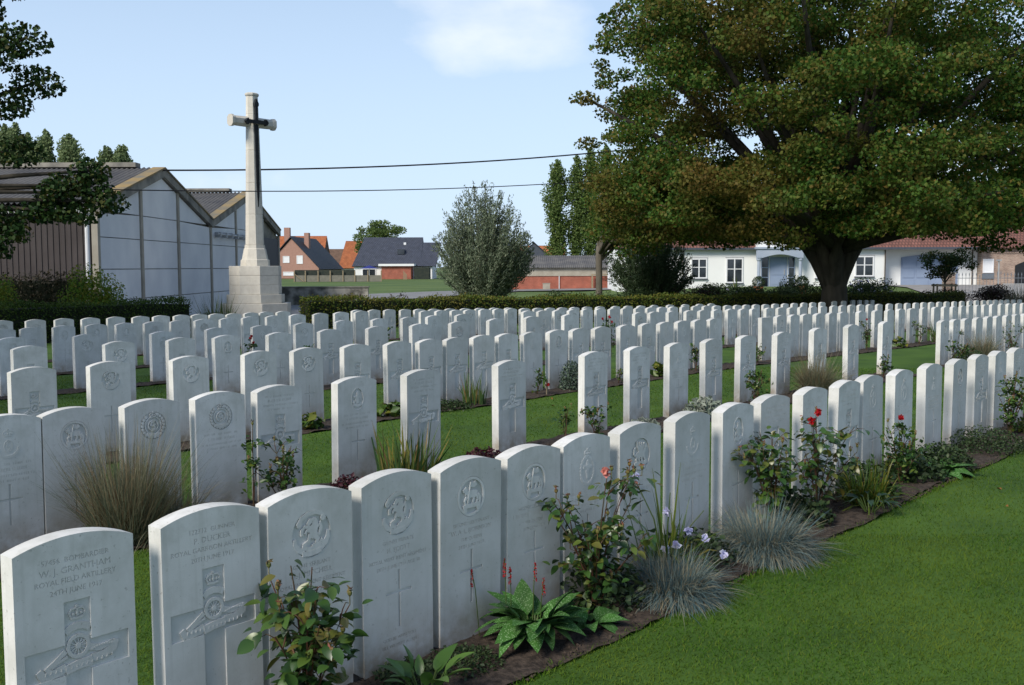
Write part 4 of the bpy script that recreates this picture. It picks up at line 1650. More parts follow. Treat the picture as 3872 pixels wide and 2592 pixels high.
# ---- overhead cables from the shed past the cross to a pole behind the big tree
def cable(name, a, b, sag, r, label):
    mb = MB()
    pts = []
    for i in range(41):
        s = i / 40
        p = Vector(a).lerp(Vector(b), s)
        p.z -= sag * 4 * s * (1 - s)
        pts.append(p)
    mb.tube(pts, r, 5)
    return tag(mb.build(name, 'cable'), label, 'cable')


cable('overhead_cable', (-13.85, 41.50, 5.48), (18.98, 62.00, 10.20), .75, .035, 'upper thick overhead cable running from the shed gable to the tree')
cable('overhead_cable', (-17.80, 33.00, 4.26), (19.02, 62.00, 8.27), .95, .02, 'lower thin overhead cable crossing in front of the shed gable')
mb = MB()
q = (19.18, 62.00, 0.15)
mb.tube([(q[0], 62, -.6), (q[0], 62, 10.4)], [.16, .11], 10)
tag(mb.build('utility_pole', 'bark_pale'), 'round utility pole carrying the cables behind the big tree crown', 'pole')


# ------------------------------------------------------------------ hedges
def hedge(a, b, height, depth, leaf_m, dens, label, lsize=.06, base=None, rough=.05):
    ax, ay = a
    bx, by = b
    L = math.hypot(bx - ax, by - ay)
    ux, uy = (bx - ax) / L, (by - ay) / L
    nx, ny = -uy, ux
    hr = empty('hedge', (ax, ay, 0))
    tag(hr, label, 'hedge')
    n = max(2, int(L / 1.0))
    rings = []
    for i in range(n + 1):
        s = i / n * L
        px_, py_ = ux * s, uy * s
        g = G(ax + px_, ay + py_)
        k = .05
        rings.append([(px_ + nx * q, py_ + ny * q, g + z) for q, z in ((k, -.1), (depth - k, -.1), (depth - k, height - k), (k, height - k))])
    mb = MB()
    mb.loft(rings)
    mb.build('branches', 'dark_core', hr)
    area = L * (height * 2 + depth) + depth * height * 2
    nn = int(area * dens)
    s = rng.uniform(0, L, nn)
    w = rng.uniform(0, height * 2 + depth, nn)
    q = np.where(w < height, 0, np.where(w < height + depth, w - height, depth))
    z = np.where(w < height, w, np.where(w < height + depth, height, height * 2 + depth - w))
    m = int(nn * depth * height * 2 / area)
    s[:m] = np.where(rng.random(m) < .5, 0, L)
    q[:m] = rng.uniform(0, depth, m)
    z[:m] = rng.uniform(0, height, m)
    s, q, z = s + rng.normal(0, rough * .6, nn), q + rng.normal(0, rough, nn), z + rng.normal(0, rough, nn)
    z = z + .05 * np.sin(s * 1.3) * (z > height * .6) + .03 * np.sin(s * 4.1 + 1) * (z > height * .6)
    X = ux * s + nx * q
    Y = uy * s + ny * q
    Z = zg(ax + X, ay + Y) + np.maximum(z, .02)
    link('foliage', leaves_mesh('foliage', np.stack([X, Y, Z], 1), rng.uniform(.7, 1.3, nn) * lsize, leaf_m, up=.35), hr)
    return hr


hedge((-15.6, 20.8), (-9.3, 30.0), .93, .8, 'hedge_leaf_green', 650, 'clipped green hedge at the left behind the seventh row', .06)
hedge((-6.5, 33.3), (23.0, 52.6), .95, .8, 'hedge_leaf', 560, 'long clipped hedge with yellowing leaves behind the right hand rows', .075)
hedge((-24, 32.0), (-13.6, 32.4), 1.55, .8, 'hedge_leaf_brown', 420, 'taller brownish hedge against the brown shed wall', .085, rough=.12)


# ------------------------------------------------------------------ trees
def limb_path(a, b, bend, n=5):
    a, b = Vector(a), Vector(b)
    mid = (a + b) / 2 + Vector((random.uniform(-1, 1) * bend, random.uniform(-1, 1) * bend, bend * .8))
    return [a.lerp(mid, s).lerp(mid.lerp(b, s), s) for s in [i / n for i in range(n + 1)]]


def crown_points(centers, radii, per, flat=.62, shell=.35):
    """leaf positions gathered round cluster centres"""
    out = []
    for c, r in zip(centers, radii):
        k = int(per * (r ** 1.7))
        v = rdir(k) * (rng.random((k, 1)) ** shell) * r
        v[:, 2] *= flat
        v[:, 2] -= .12 * (v[:, 0] ** 2 + v[:, 1] ** 2) / max(r, .1)
        out.append(v + np.asarray(c))
    return np.concatenate(out)


def tree(name, loc, label, trunk_r, fork_z, centers, radii, per, leaf, lsize, leaf_m, bark='bark', limbs=26, up=.45, aspect=.8, group=None, trunk_top=None, flat=.62):
    tr = empty(name, loc)
    tag(tr, label, 'tree', group)
    mb = MB()
    tt = trunk_top or fork_z * 1.15
    mb.tube([(0, 0, -.3), (0, 0, 0.02), (.01, 0, .35), (.02, .01, fork_z * .5), (0, 0, fork_z), (0, 0, tt)], [trunk_r * 1.7, trunk_r * 1.45, trunk_r * 1.1, trunk_r * .95, trunk_r * 1.0, trunk_r * .75], 14)
    mb.build('trunk', bark, tr, True)
    order = list(range(len(centers)))
    random.shuffle(order)
    mb = MB()
    for k in order[:limbs]:
        c = centers[k]
        s = random.uniform(.85, 1.0) * fork_z
        p = limb_path((0, 0, s), c, .5)
        d = (Vector(c) - Vector((0, 0, s))).length
        r0 = min(trunk_r * .5, .035 * d + .02)
        mb.tube(p, [r0 * (1 - .8 * i / (len(p) - 1)) for i in range(len(p))], 6)
    mb.build('branches', bark, tr, True)
    P_ = crown_points(centers, radii, per, flat)
    sz = rng.uniform(.7, 1.25, len(P_)) * lsize
    link('crown', leaves_mesh('crown', P_, sz, leaf_m, up=up, aspect=aspect, fold=.12), tr)
    return tr


def ellipsoid_clusters(n, c, r, rmin, rmax, inner=.55, zlow=None, rr=None):
    rr = rr or random
    cs, rs_ = [], []
    while len(cs) < n:
        v = Vector((rr.gauss(0, 1), rr.gauss(0, 1), rr.gauss(0, 1))).normalized() * (rr.random() ** inner)
        p = (c[0] + v.x * r[0], c[1] + v.y * r[1], c[2] + v.z * r[2])
        if zlow is not None and p[2] < zlow:
            continue
        cs.append(p)
        rs_.append(rr.uniform(rmin, rmax))
    return cs, rs_


# the great lime tree
TX, TY = 13.65, 44.0
cs, rs_ = ellipsoid_clusters(440, (.4, 0, 9.2), (10.2, 9.8, 8.2), .75, 1.75, .34, 3.9)
cs3, rs3 = ellipsoid_clusters(110, (.3, 0, 8.8), (11.0, 10.4, 8.6), .4, .75, .04, 3.4)
cs, rs_ = cs + cs3, rs_ + rs3
cs2, rs2 = ellipsoid_clusters(120, (.2, 0, 4.8), (10.6, 9.5, 2.4), .9, 1.45, .28, 3.55)
keep = [i for i, p in enumerate(cs2) if math.hypot(p[0], p[1]) > 3.6]
cs2, rs2 = [cs2[i] for i in keep], [rs2[i] for i in keep]
hang = [(-9.6, -1, 3.8), (-8.4, -2, 3.5), (-7.2, -2.6, 3.6), (-6.0, -3, 3.7), (-4.6, -3.6, 3.5), (-9.2, 1, 4.2), (-8.0, .5, 3.9), (-6.4, -1, 4.2), (-4.8, -2, 4.4), (-9.9, -2.4, 5.6), (-8.8, -3.2, 5.0), (2.2, -4.4, 4.4), (4.8, -3.8, 4.2), (8.4, -2.4, 4.0), (-3.0, -4.2, 3.3), (-1.4, -4.4, 3.9), (5.6, -2.0, 3.2), (7.4, -3, 3.0), (9.2, -2, 3.3), (-7.6, -3.4, 4.2), (3.6, -3.8, 4.0), (-9.6, -2.2, 4.6)]
big = tree('lime_tree', (TX, TY, G(TX, TY)), 'great spreading lime tree with green and rusty autumn leaves at right', .52, 3.1, cs + cs2 + hang, rs_ + rs2 + [1.05] * len(hang), 420, None, .145, 'lime_leaf', 'bark', 60, up=.3, flat=.46)

mb = MB()
for a, q, h in ((.2, 5.4, 7.0), (1.2, 4.2, 8.6), (2.9, 5.6, 6.6), (3.6, 4.6, 8.4), (4.5, 4.6, 7.4), (5.9, 5.0, 7.6), (.8, 1.2, 13), (3.3, 1.6, 12.5)):
    e = Vector((math.cos(a) * q, math.sin(a) * q, h))
    c = Vector((math.cos(a) * q * .16, math.sin(a) * q * .16, 2.6 + (h - 2.4) * .36))
    b0 = Vector((math.cos(a) * .06, math.sin(a) * .06, .9))
    pts = [b0.lerp(c, s_).lerp(c.lerp(e, s_), s_) for s_ in [k / 8 for k in range(9)]]
    mb.tube(pts, [.30, .32, .30, .27, .23, .19, .15, .11, .07], 9)
mb.build('main_limbs', 'bark', big, True)

# second lime, left of the great one, with its thin trunk on the grass strip
cs, rs_ = ellipsoid_clusters(44, (2.0, 0, 6.0), (2.3, 2.6, 3.0), .7, 1.1, .42, 2.9)
tree('lime_tree', (4.35, 52, G(4.35, 52)), 'young lime tree with slim straight trunk left of the great lime', .17, 2.9, cs, rs_, 330, None, .15, 'lime_leaf', 'bark_pale', 18, up=.3)

# lime at the left edge: only its outer boughs reach into view
rl = random.Random(3)
cs, rs_ = ellipsoid_clusters(60, (0, 0, 8.2), (5.0, 5.0, 4.2), .8, 1.3, .4, 4.2, rl)
LXL, LYL = -17.6, 23.5
bough = [(5.4, .2, 5.1), (6.3, 0, 5.6), (6.9, .3, 6.1), (6.2, -.2, 6.6), (5.6, .3, 7.1), (6.7, .1, 7.0), (5.7, .1, 7.7), (6.4, .2, 4.55), (6.5, -.1, 8.2), (5.6, 0, 8.6), (5.2, .3, 6.2), (4.9, 0, 5.6), (4.6, .2, 6.8),
         (5.2, .2, 2.95), (6.0, .1, 3.05), (6.8, .2, 3.2), (7.5, 0, 3.75), (8.1, .2, 3.75), (8.45, .1, 3.4), (7.2, .2, 3.2), (6.3, 0, 2.75), (7.8, .1, 3.15), (5.6, .1, 2.5), (8.0, .3, 4.1), (7.3, .1, 3.6), (4.6, .1, 2.8), (5.9, -.1, 2.35)]
tree('lime_tree', (LXL, LYL, G(LXL, LYL)), 'dark lime tree whose boughs hang in at the left edge', .3, 3.2, cs + bough, rs_ + [.62] * 13 + [.5] * 14, 1050, None, .115, 'shaded_lime_leaf', 'bark', 75, up=.3)
# its neighbour stands nearer, outside the picture, and shades the middle rows at left
cs, rs_ = ellipsoid_clusters(50, (0, 0, 8.4), (4.2, 4.2, 3.4), .8, 1.3, .4, 4.4, rl)
tree('lime_tree', (-13.6, 7.6, 0), 'nearer lime tree at left that shades the fourth and fifth rows', .28, 3.8, cs, rs_, 240, None, .15, 'shaded_lime_leaf', 'bark', 20, up=.3)


def poplar(x, y, h, w, label, lsize=.34, leaf='poplar_leaf'):
    n = int(h * 5)
    cs, rs_ = [], []
    for i in range(n):
        s = (i + random.random()) / n
        z = 1.2 + (h - 1.2) * s
        ww = w * .62 * min(1, .45 + s * 1.6) * (1 - s ** 9) + .16
        a = random.uniform(0, 6.28)
        q = ww * random.random() ** .5 * .75
        cs.append((q * math.cos(a), q * math.sin(a), z))
        rs_.append(ww * random.uniform(.35, .6) + .12)
    tr = empty('poplar_tree', (x, y, G(x, y)))
    tag(tr, label, 'tree', 'poplar trees in the distance')
    mb = MB()
    mb.tube([(0, 0, -.3), (0, 0, h * .5), (0, 0, h * .95)], [.28, .18, .03], 7)
    mb.build('trunk', 'bark', tr)
    out = []
    for c, r in zip(cs, rs_):
        k = int(150 * max(r, .35) ** 1.5)
        v = rdir(k) * (rng.random((k, 1)) ** .4) * r
        v[:, 2] *= 1.7
        out.append(v + np.asarray(c))
    P_ = np.concatenate(out)
    link('crown', leaves_mesh('crown', P_, rng.uniform(.7, 1.3, len(P_)) * lsize, leaf, up=.2, aspect=.8), tr)


for x, h, w, lab in ((6.6, 17.2, 2.9, 'leftmost tall poplar right of the willow'), (9.3, 17.8, 2.1, 'second tall poplar right of the willow'), (11.3, 18.9, 2.3, 'third tall poplar right of the willow, by the big tree'), (13.6, 19.2, 2.5, 'poplar half hidden by the left edge of the big tree')):
    poplar(x, 150, h, w, lab, .3)
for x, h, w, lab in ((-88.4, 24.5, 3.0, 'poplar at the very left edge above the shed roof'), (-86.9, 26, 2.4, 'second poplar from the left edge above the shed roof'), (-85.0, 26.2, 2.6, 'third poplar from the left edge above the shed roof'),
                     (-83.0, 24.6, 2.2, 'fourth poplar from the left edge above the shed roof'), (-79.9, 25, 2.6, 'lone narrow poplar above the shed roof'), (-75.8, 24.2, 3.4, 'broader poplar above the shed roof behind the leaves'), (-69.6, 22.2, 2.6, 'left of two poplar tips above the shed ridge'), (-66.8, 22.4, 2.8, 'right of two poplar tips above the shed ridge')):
    poplar(x, 180, h + .6, w * 1.35, lab, .42, 'poplar_hazed')

# round tree behind the blue roofed house
cs, rs_ = ellipsoid_clusters(80, (0, 0, 7.8), (5.4, 4.4, 4.2), 1.0, 1.7, .4)
tree('round_tree', (-27.6, 216, -.5), 'round green tree behind the blue roofed house', .3, 3, cs, rs_, 70, None, .42, 'poplar_leaf', 'bark', 12)


# willow-like grey shrub trees: many upright wands with narrow leaves
def willow(loc, h, w, leaf_m, label, n=240, per=60, lsize=.17, lean=.0):
    tr = empty('willow_tree', loc)
    tag(tr, label, 'tree')
    mb = MB()
    P_, A_ = [], []
    for i in range(n):
        a = random.uniform(0, 6.28)
        f = random.random() ** .55
        hz_ = h * random.uniform(.45, 1.0) * (1 - .42 * f ** 2)
        tip = Vector((math.cos(a) * f * w * .5 + lean * hz_, math.sin(a) * f * w * .5, hz_))
        base = Vector((math.cos(a) * f * .35, math.sin(a) * f * .35, 0))
        ctrl = Vector((tip.x * .55, tip.y * .55, hz_ * .5))
        pts = [base.lerp(ctrl, s).lerp(ctrl.lerp(tip, s), s) for s in [q / 5 for q in range(6)]]
        if i % 3 == 0:
            mb.tube(pts, [.035 * (1 - .85 * q / 5) for q in range(6)], 5)
        k = per
        s = rng.random(k) ** .7
        idx = np.minimum((s * 5).astype(int), 4)
        arr = np.array([tuple(p) for p in pts])
        fr = (s * 5 - idx)[:, None]
        p = arr[idx] * (1 - fr) + arr[idx + 1] * fr
        spread = .20 + .34 * (1 - s)
        p = p + rdir(k) * (spread[:, None] * rng.random((k, 1)))
        P_.append(p)
        d = arr[idx + 1] - arr[idx]
        A_.append(d / (np.linalg.norm(d, axis=1, keepdims=True) + 1e-6))
    mb.build('branches', 'bark_pale', tr)
    P_, A_ = np.concatenate(P_), np.concatenate(A_)
    link('crown', leaves_mesh('crown', P_, rng.uniform(.7, 1.3, len(P_)) * lsize, leaf_m, up=.25, aspect=.26, axis_hint=A_), tr)


willow((-1.5, 55, G(-1.5, 55)), 6.9, 5.6, 'willow_leaf', 'grey green willow standing alone behind the hedge in the middle', 330, 170)
willow((7.6, 57, G(7.6, 57)), 5.4, 5.0, 'willow_leaf_shaded', 'dark narrow leaved shrub under the left side of the big tree', 260, 120)


def bush(name, loc, w, dpt, h, leaf_m, n, lsize, label, cat='shrub', flower=None, group=None, blobs=9, up=.4):
    tr = empty(name, loc)
    tag(tr, label, cat, group)
    mb = MB()
    tips = []
    for i in range(blobs):
        a = random.uniform(0, 6.28)
        q = random.random() ** .6
        tips.append((math.cos(a) * q * w * .38, math.sin(a) * q * dpt * .38, h * random.uniform(.35, .82) * (1 - .3 * q)))
        mb.tube(limb_path((0, 0, -.05), tips[-1], .05, 3), [.02, .016, .012, .006], 4)
    mb.build('stems', 'bark', tr)
    P_ = []
    for c in tips:
        k = n // blobs
        v = rdir(k) * (rng.random((k, 1)) ** .45) * np.array([w * .24, dpt * .24, h * .28])
        P_.append(v + np.asarray(c))
    P_ = np.concatenate(P_)
    P_[:, 2] = np.maximum(P_[:, 2], .02)
    link('foliage', leaves_mesh('foliage', P_, rng.uniform(.65, 1.3, len(P_)) * lsize, leaf_m, up=up), tr)
    if flower:
        fm, nf, fs = flower
        i = rng.choice(len(P_), nf)
        Fp = P_[i] + rdir(nf) * .04 + np.array([0, -.04, .05])
        Fp = np.repeat(Fp, 5, 0) + rdir(nf * 5) * fs * .45
        link('blossom', leaves_mesh('blossom', Fp, fs, fm, up=.5, aspect=1.0), tr)
    return tr


bush('garden_bush', (-12.7, 31.1, G(-12.7, 31.1)), 2.6, 1.8, 2.05, 'bush_leaf', 5200, .085, 'bright yellow green bush beside the shed corner', up=.3)
bush('garden_bush', (-15.3, 31.0, G(-15, 31)), 1.8, 1.5, 1.75, 'bush_leaf', 2600, .08, 'smaller green bush left of the bright bush', up=.3)
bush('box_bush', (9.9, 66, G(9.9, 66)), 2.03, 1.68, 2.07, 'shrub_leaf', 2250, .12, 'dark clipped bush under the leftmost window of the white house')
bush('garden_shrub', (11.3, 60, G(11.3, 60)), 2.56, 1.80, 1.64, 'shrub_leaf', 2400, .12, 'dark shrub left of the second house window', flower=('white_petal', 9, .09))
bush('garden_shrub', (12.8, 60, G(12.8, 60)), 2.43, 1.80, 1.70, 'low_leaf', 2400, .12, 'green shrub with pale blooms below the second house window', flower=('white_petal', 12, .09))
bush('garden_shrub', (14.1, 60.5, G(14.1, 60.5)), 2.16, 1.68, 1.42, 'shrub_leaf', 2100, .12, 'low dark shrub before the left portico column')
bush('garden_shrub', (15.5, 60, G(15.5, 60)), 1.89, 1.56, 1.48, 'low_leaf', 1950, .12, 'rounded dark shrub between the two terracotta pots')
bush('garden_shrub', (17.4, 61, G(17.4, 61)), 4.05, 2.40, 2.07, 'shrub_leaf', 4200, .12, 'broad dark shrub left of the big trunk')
bush('rose_shrub', (21.2, 62, G(21.2, 62)), 3.51, 2.40, 2.18, 'low_leaf', 3900, .12, 'large rose shrub covered in white blooms right of the big trunk', flower=('white_petal', 60, .11))
bush('rose_shrub', (23.4, 59, G(23.4, 59)), 2.29, 1.20, 1.20, 'purple_leaf', 1650, .10, 'sparse dark red rose shrub left of the staked tree')
bush('rose_shrub', (24.7, 58.5, G(24.7, 58.5)), 2.29, 1.20, 1.36, 'purple_leaf', 1800, .10, 'dark red rose shrub nearest the staked tree at its left')
bush('garden_shrub', (27.0, 59, G(27, 59)), 2.97, 1.92, 1.59, 'purple_leaf', 2700, .11, 'dark purplish shrub right of the staked tree')
bush('garden_shrub', (4.2, 47.5, G(4.2, 47.5)), 2.56, 1.08, 1.31, 'low_leaf', 1800, .09, 'leafy low shrub left of the slim lime trunk')
bush('garden_shrub', (2.2, 46.5, G(2.2, 46.5)), 2.16, 1.08, 1.20, 'low_leaf', 1500, .09, 'low shrub right of the willow foot')
bush('garden_shrub', (-1.4, 45, G(-1.4, 45)), 4.32, 1.08, 1.03, 'purple_leaf', 2250, .09, 'dark scrub at the foot of the willow behind the hedge')
bush('garden_shrub', (-4.6, 42.5, G(-4.6, 42.5)), 1.08, 0.60, 1.25, 'purple_leaf', 285, .09, 'thin dark sapling above the left end of the long hedge')
bush('garden_shrub', (-6.4, 43.5, G(-6.4, 43.5)), 0.94, 0.60, 1.31, 'purple_leaf', 225, .09, 'sparse reddish sapling before the low wall')
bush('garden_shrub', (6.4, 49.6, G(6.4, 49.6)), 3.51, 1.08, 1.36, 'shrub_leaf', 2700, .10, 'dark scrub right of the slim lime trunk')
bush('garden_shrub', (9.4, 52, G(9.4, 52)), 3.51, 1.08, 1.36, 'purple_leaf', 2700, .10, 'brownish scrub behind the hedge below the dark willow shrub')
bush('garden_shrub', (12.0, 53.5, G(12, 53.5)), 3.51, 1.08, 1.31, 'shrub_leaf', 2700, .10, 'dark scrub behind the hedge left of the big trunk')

bush('garden_shrub', (14.6, 57, G(14.6, 57)), 3.00, 1.20, 1.05, 'shrub_leaf', 2400, .11, 'low dark scrub in front of the left terracotta pot')
bush('garden_shrub', (18.9, 57.5, G(18.9, 57.5)), 3.20, 1.20, 1.26, 'shrub_leaf', 2600, .11, 'dark scrub just left of the white blooming rose shrub')
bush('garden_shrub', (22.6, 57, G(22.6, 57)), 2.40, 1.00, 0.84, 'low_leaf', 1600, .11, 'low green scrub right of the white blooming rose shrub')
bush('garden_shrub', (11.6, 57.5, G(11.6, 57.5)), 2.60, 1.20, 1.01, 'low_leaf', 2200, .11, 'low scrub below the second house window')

# ornamental grass at the end of the left hedge and right of the staked tree
def ornamental(name, loc, n, r, ln, wd, droop, m, label, cat='grass clump', spread=.55, group=None, segs=5, hollow=0.0, scale=None):
    a = rng.uniform(0, 2 * math.pi, n)
    q = np.sqrt(rng.random(n)) * r
    base = np.stack([np.cos(a) * q, np.sin(a) * q, np.zeros(n)], 1)
    tilt = spread * (hollow + (1 - hollow) * rng.random(n)) * (.35 + .65 * q / r)
    a2 = a + rng.normal(0, .75, n)
    d = np.stack([np.cos(a2) * np.sin(tilt), np.sin(a2) * np.sin(tilt), np.cos(tilt)], 1)
    me = blades_mesh(name, base, d, rng.uniform(.4, 1.15, n) * ln, rng.uniform(.7, 1.3, n) * wd, droop * rng.uniform(.2, 1.7, n), m, segs)
    return tag(link(name, me, None, loc), label, cat, group)


ornamental('tall_grass', (-8.75, 30.9, G(-8.75, 30.9)), 420, .35, 1.35, .02, .35, 'strap_blade', 'tall pale green grass tuft at the end of the left hedge')
ornamental('tall_grass', (28.6, 58, G(28.6, 58)), 700, .8, 1.6, .03, .4, 'dry_blade', 'wide grey green grass clump right of the purplish shrub', spread=1.0)

# staked young tree
cs, rs_ = ellipsoid_clusters(22, (0, 0, 2.55), (1.5, 1.3, .8), .35, .6, .4)
tree('young_tree', (25.0, 60, G(25, 60)), 'small round headed young tree tied between stakes', .06, 1.6, cs, rs_, 620, None, .12, 'shaded_lime_leaf', 'bark_pale', 14)
stk = empty('tree_stakes', (25.0, 60, G(25, 60)))
tag(stk, 'square frame of pale wooden stakes around the young tree', 'stakes')
for sx, sy in ((-.55, -.3), (.5, -.3), (-.5, .35), (.55, .35)):
    mb = MB()
    mb.tube([(sx, sy, -.1), (sx, sy, 1.35)], .055, 8)
    mb.build('stake', 'timber', stk)
mb = MB()
mb.box(-.62, .6, -.37, -.31, 1.2, 1.32).box(-.6, .62, .36, .42, 1.2, 1.32)
mb.build('cross_rail', 'timber', stk)

# potted box balls at the portico and a tall leek-like plant
for i, (x, lab) in enumerate(((16.15, 'left terracotta pot with clipped box ball before the portico'), (19.0, 'right terracotta pot with clipped box ball before the portico'))):
    pt = empty('potted_box', (x, 68, G(x, 68) + .35))
    tag(pt, lab, 'potted plant', 'terracotta pots with box balls')
    mb = MB()
    mb.loft([[(r * math.cos(q), r * math.sin(q), z) for q in [math.pi * k / 6 for k in range(12)]] for r, z in ((.2, 0), (.3, .48), (.33, .48), (.33, .58), (.28, .58), (.26, .5))])
    mb.build('pot', 'terracotta', pt)
    P_ = rdir(700) * .42 * (rng.random((700, 1)) ** .15) + np.array([0, 0, .85])
    link('foliage', leaves_mesh('foliage', P_, .09, 'low_leaf', up=.2), pt)
ornamental('spiky_plant', (13.35, 62, G(13.35, 62) + 1.0), 60, .1, .9, .05, .5, 'hosta_leaf', 'spiky pale plant on a thin stem left of the portico', 'plant', 1.5)


# ------------------------------------------------------------------ plants in the beds
def spotted_mat():
    m, n, l, b = _pb('spotted_leaf')
    t = n.new('ShaderNodeTexCoord')
    vo = n.new('ShaderNodeTexVoronoi')
    vo.inputs['Scale'].default_value = 22
    vo.inputs['Randomness'].default_value = 1.0
    l.new(t.outputs['Object'], vo.inputs['Vector'])
    rp = n.new('ShaderNodeValToRGB')
    rp.color_ramp.elements[0].position = .24
    rp.color_ramp.elements[0].color = (.17, .27, .13, 1)
    rp.color_ramp.elements[1].position = .36
    rp.color_ramp.elements[1].color = (.034, .10, .018, 1)
    l.new(vo.outputs['Distance'], rp.inputs[0])
    oi = n.new('ShaderNodeObjectInfo')
    hs = n.new('ShaderNodeHueSaturation')
    mr = n.new('ShaderNodeMapRange')
    mr.inputs['To Min'].default_value = .6
    mr.inputs['To Max'].default_value = 1.35
    l.new(oi.outputs['Random'], mr.inputs['Value'])
    l.new(mr.outputs[0], hs.inputs['Value'])
    l.new(rp.outputs[0], hs.inputs['Color'])
    l.new(hs.outputs[0], b.inputs['Base Color'])
    b.inputs['Roughness'].default_value = .7
    b.inputs['Specular IOR Level'].default_value = .2
    MAT['spotted_leaf'] = m


def single_leaf_mat(name, cols, rough=.35, trans=.18):
    """tone differs from leaf object to leaf object"""
    m, n, l, b = _pb(name)
    oi = n.new('ShaderNodeObjectInfo')
    rp = n.new('ShaderNodeValToRGB')
    els = rp.color_ramp.elements
    els[0].position, els[0].color = 0, (*cols[0], 1)
    els[1].position, els[1].color = 1, (*cols[-1], 1)
    for i, c in enumerate(cols[1:-1]):
        els.new((i + 1) / (len(cols) - 1)).color = (*c, 1)
    l.new(oi.outputs['Random'], rp.inputs[0])
    l.new(rp.outputs[0], b.inputs['Base Color'])
    b.inputs['Roughness'].default_value = rough
    tr = n.new('ShaderNodeBsdfTranslucent')
    l.new(rp.outputs[0], tr.inputs['Color'])
    ms = n.new('ShaderNodeMixShader')
    ms.inputs[0].default_value = trans
    l.new(b.outputs[0], ms.inputs[1])
    l.new(tr.outputs[0], ms.inputs[2])
    l.new(ms.outputs[0], n['Material Output'].inputs[0])
    MAT[name] = m


spotted_mat()
single_leaf_mat('rose_leaf_one', [(.016, .046, .012), (.030, .075, .016), (.045, .10, .02), (.075, .125, .022), (.12, .10, .02)])
single_leaf_mat('hosta_leaf_one', [(.05, .115, .02), (.07, .15, .028), (.10, .18, .03)])
single_leaf_mat('hellebore_one', [(.014, .036, .018), (.022, .052, .024)])


def leaf_shape(name, m, width=.5, bend=.25, fold=.22, n=6, wav=0.0, tip=1.0):
    """one leaf of unit length lying along +x, base at origin"""
    v = []
    for i in range(n + 1):
        s = i / n
        w = width * .5 * math.sin(math.pi * min(1, s ** .78)) ** .8 * (1 if s < 1 else 0)
        z = -bend * s * s + .1 * s
        wv = wav * math.sin(s * 9)
        v += [(s * tip, -w, z + w * fold + wv), (s * tip, 0, z), (s * tip, w, z + w * fold - wv)]
    f = []
    for i in range(n):
        a = i * 3
        f += [(a, a + 3, a + 4, a + 1), (a + 1, a + 4, a + 5, a + 2)]
    return np_mesh(name, v, f, m, True)


LEAF_ROSE = [leaf_shape('leaf', 'rose_leaf_one', .62, .2, .25), leaf_shape('leaf', 'rose_leaf_one', .55, .35, .15), leaf_shape('leaf', 'rose_leaf_one', .7, .1, .35)]
LEAF_LUNG = [leaf_shape('leaf', 'spotted_leaf', .62, .75, .22, 8, .03), leaf_shape('leaf', 'spotted_leaf', .54, .5, .25, 8, .025), leaf_shape('leaf', 'spotted_leaf', .58, .95, .15, 8, .03)]
LEAF_HOST = [leaf_shape('leaf', 'hosta_leaf_one', .42, .3, .3, 7), leaf_shape('leaf', 'hosta_leaf_one', .5, .5, .2, 7)]
LEAF_HELL = [leaf_shape('leaf', 'hellebore_one', .30, .4, .25, 6)]


def W3(d, t, dz=0.0):
    x, y = W(d, t)
    return (x, y, G(x, y) + .012 + dz)


def petals(c, r, n=6):
    """a cup of petals round c"""
    return np.repeat(np.asarray(c, float)[None], n, 0) + rdir(n) * r * .5


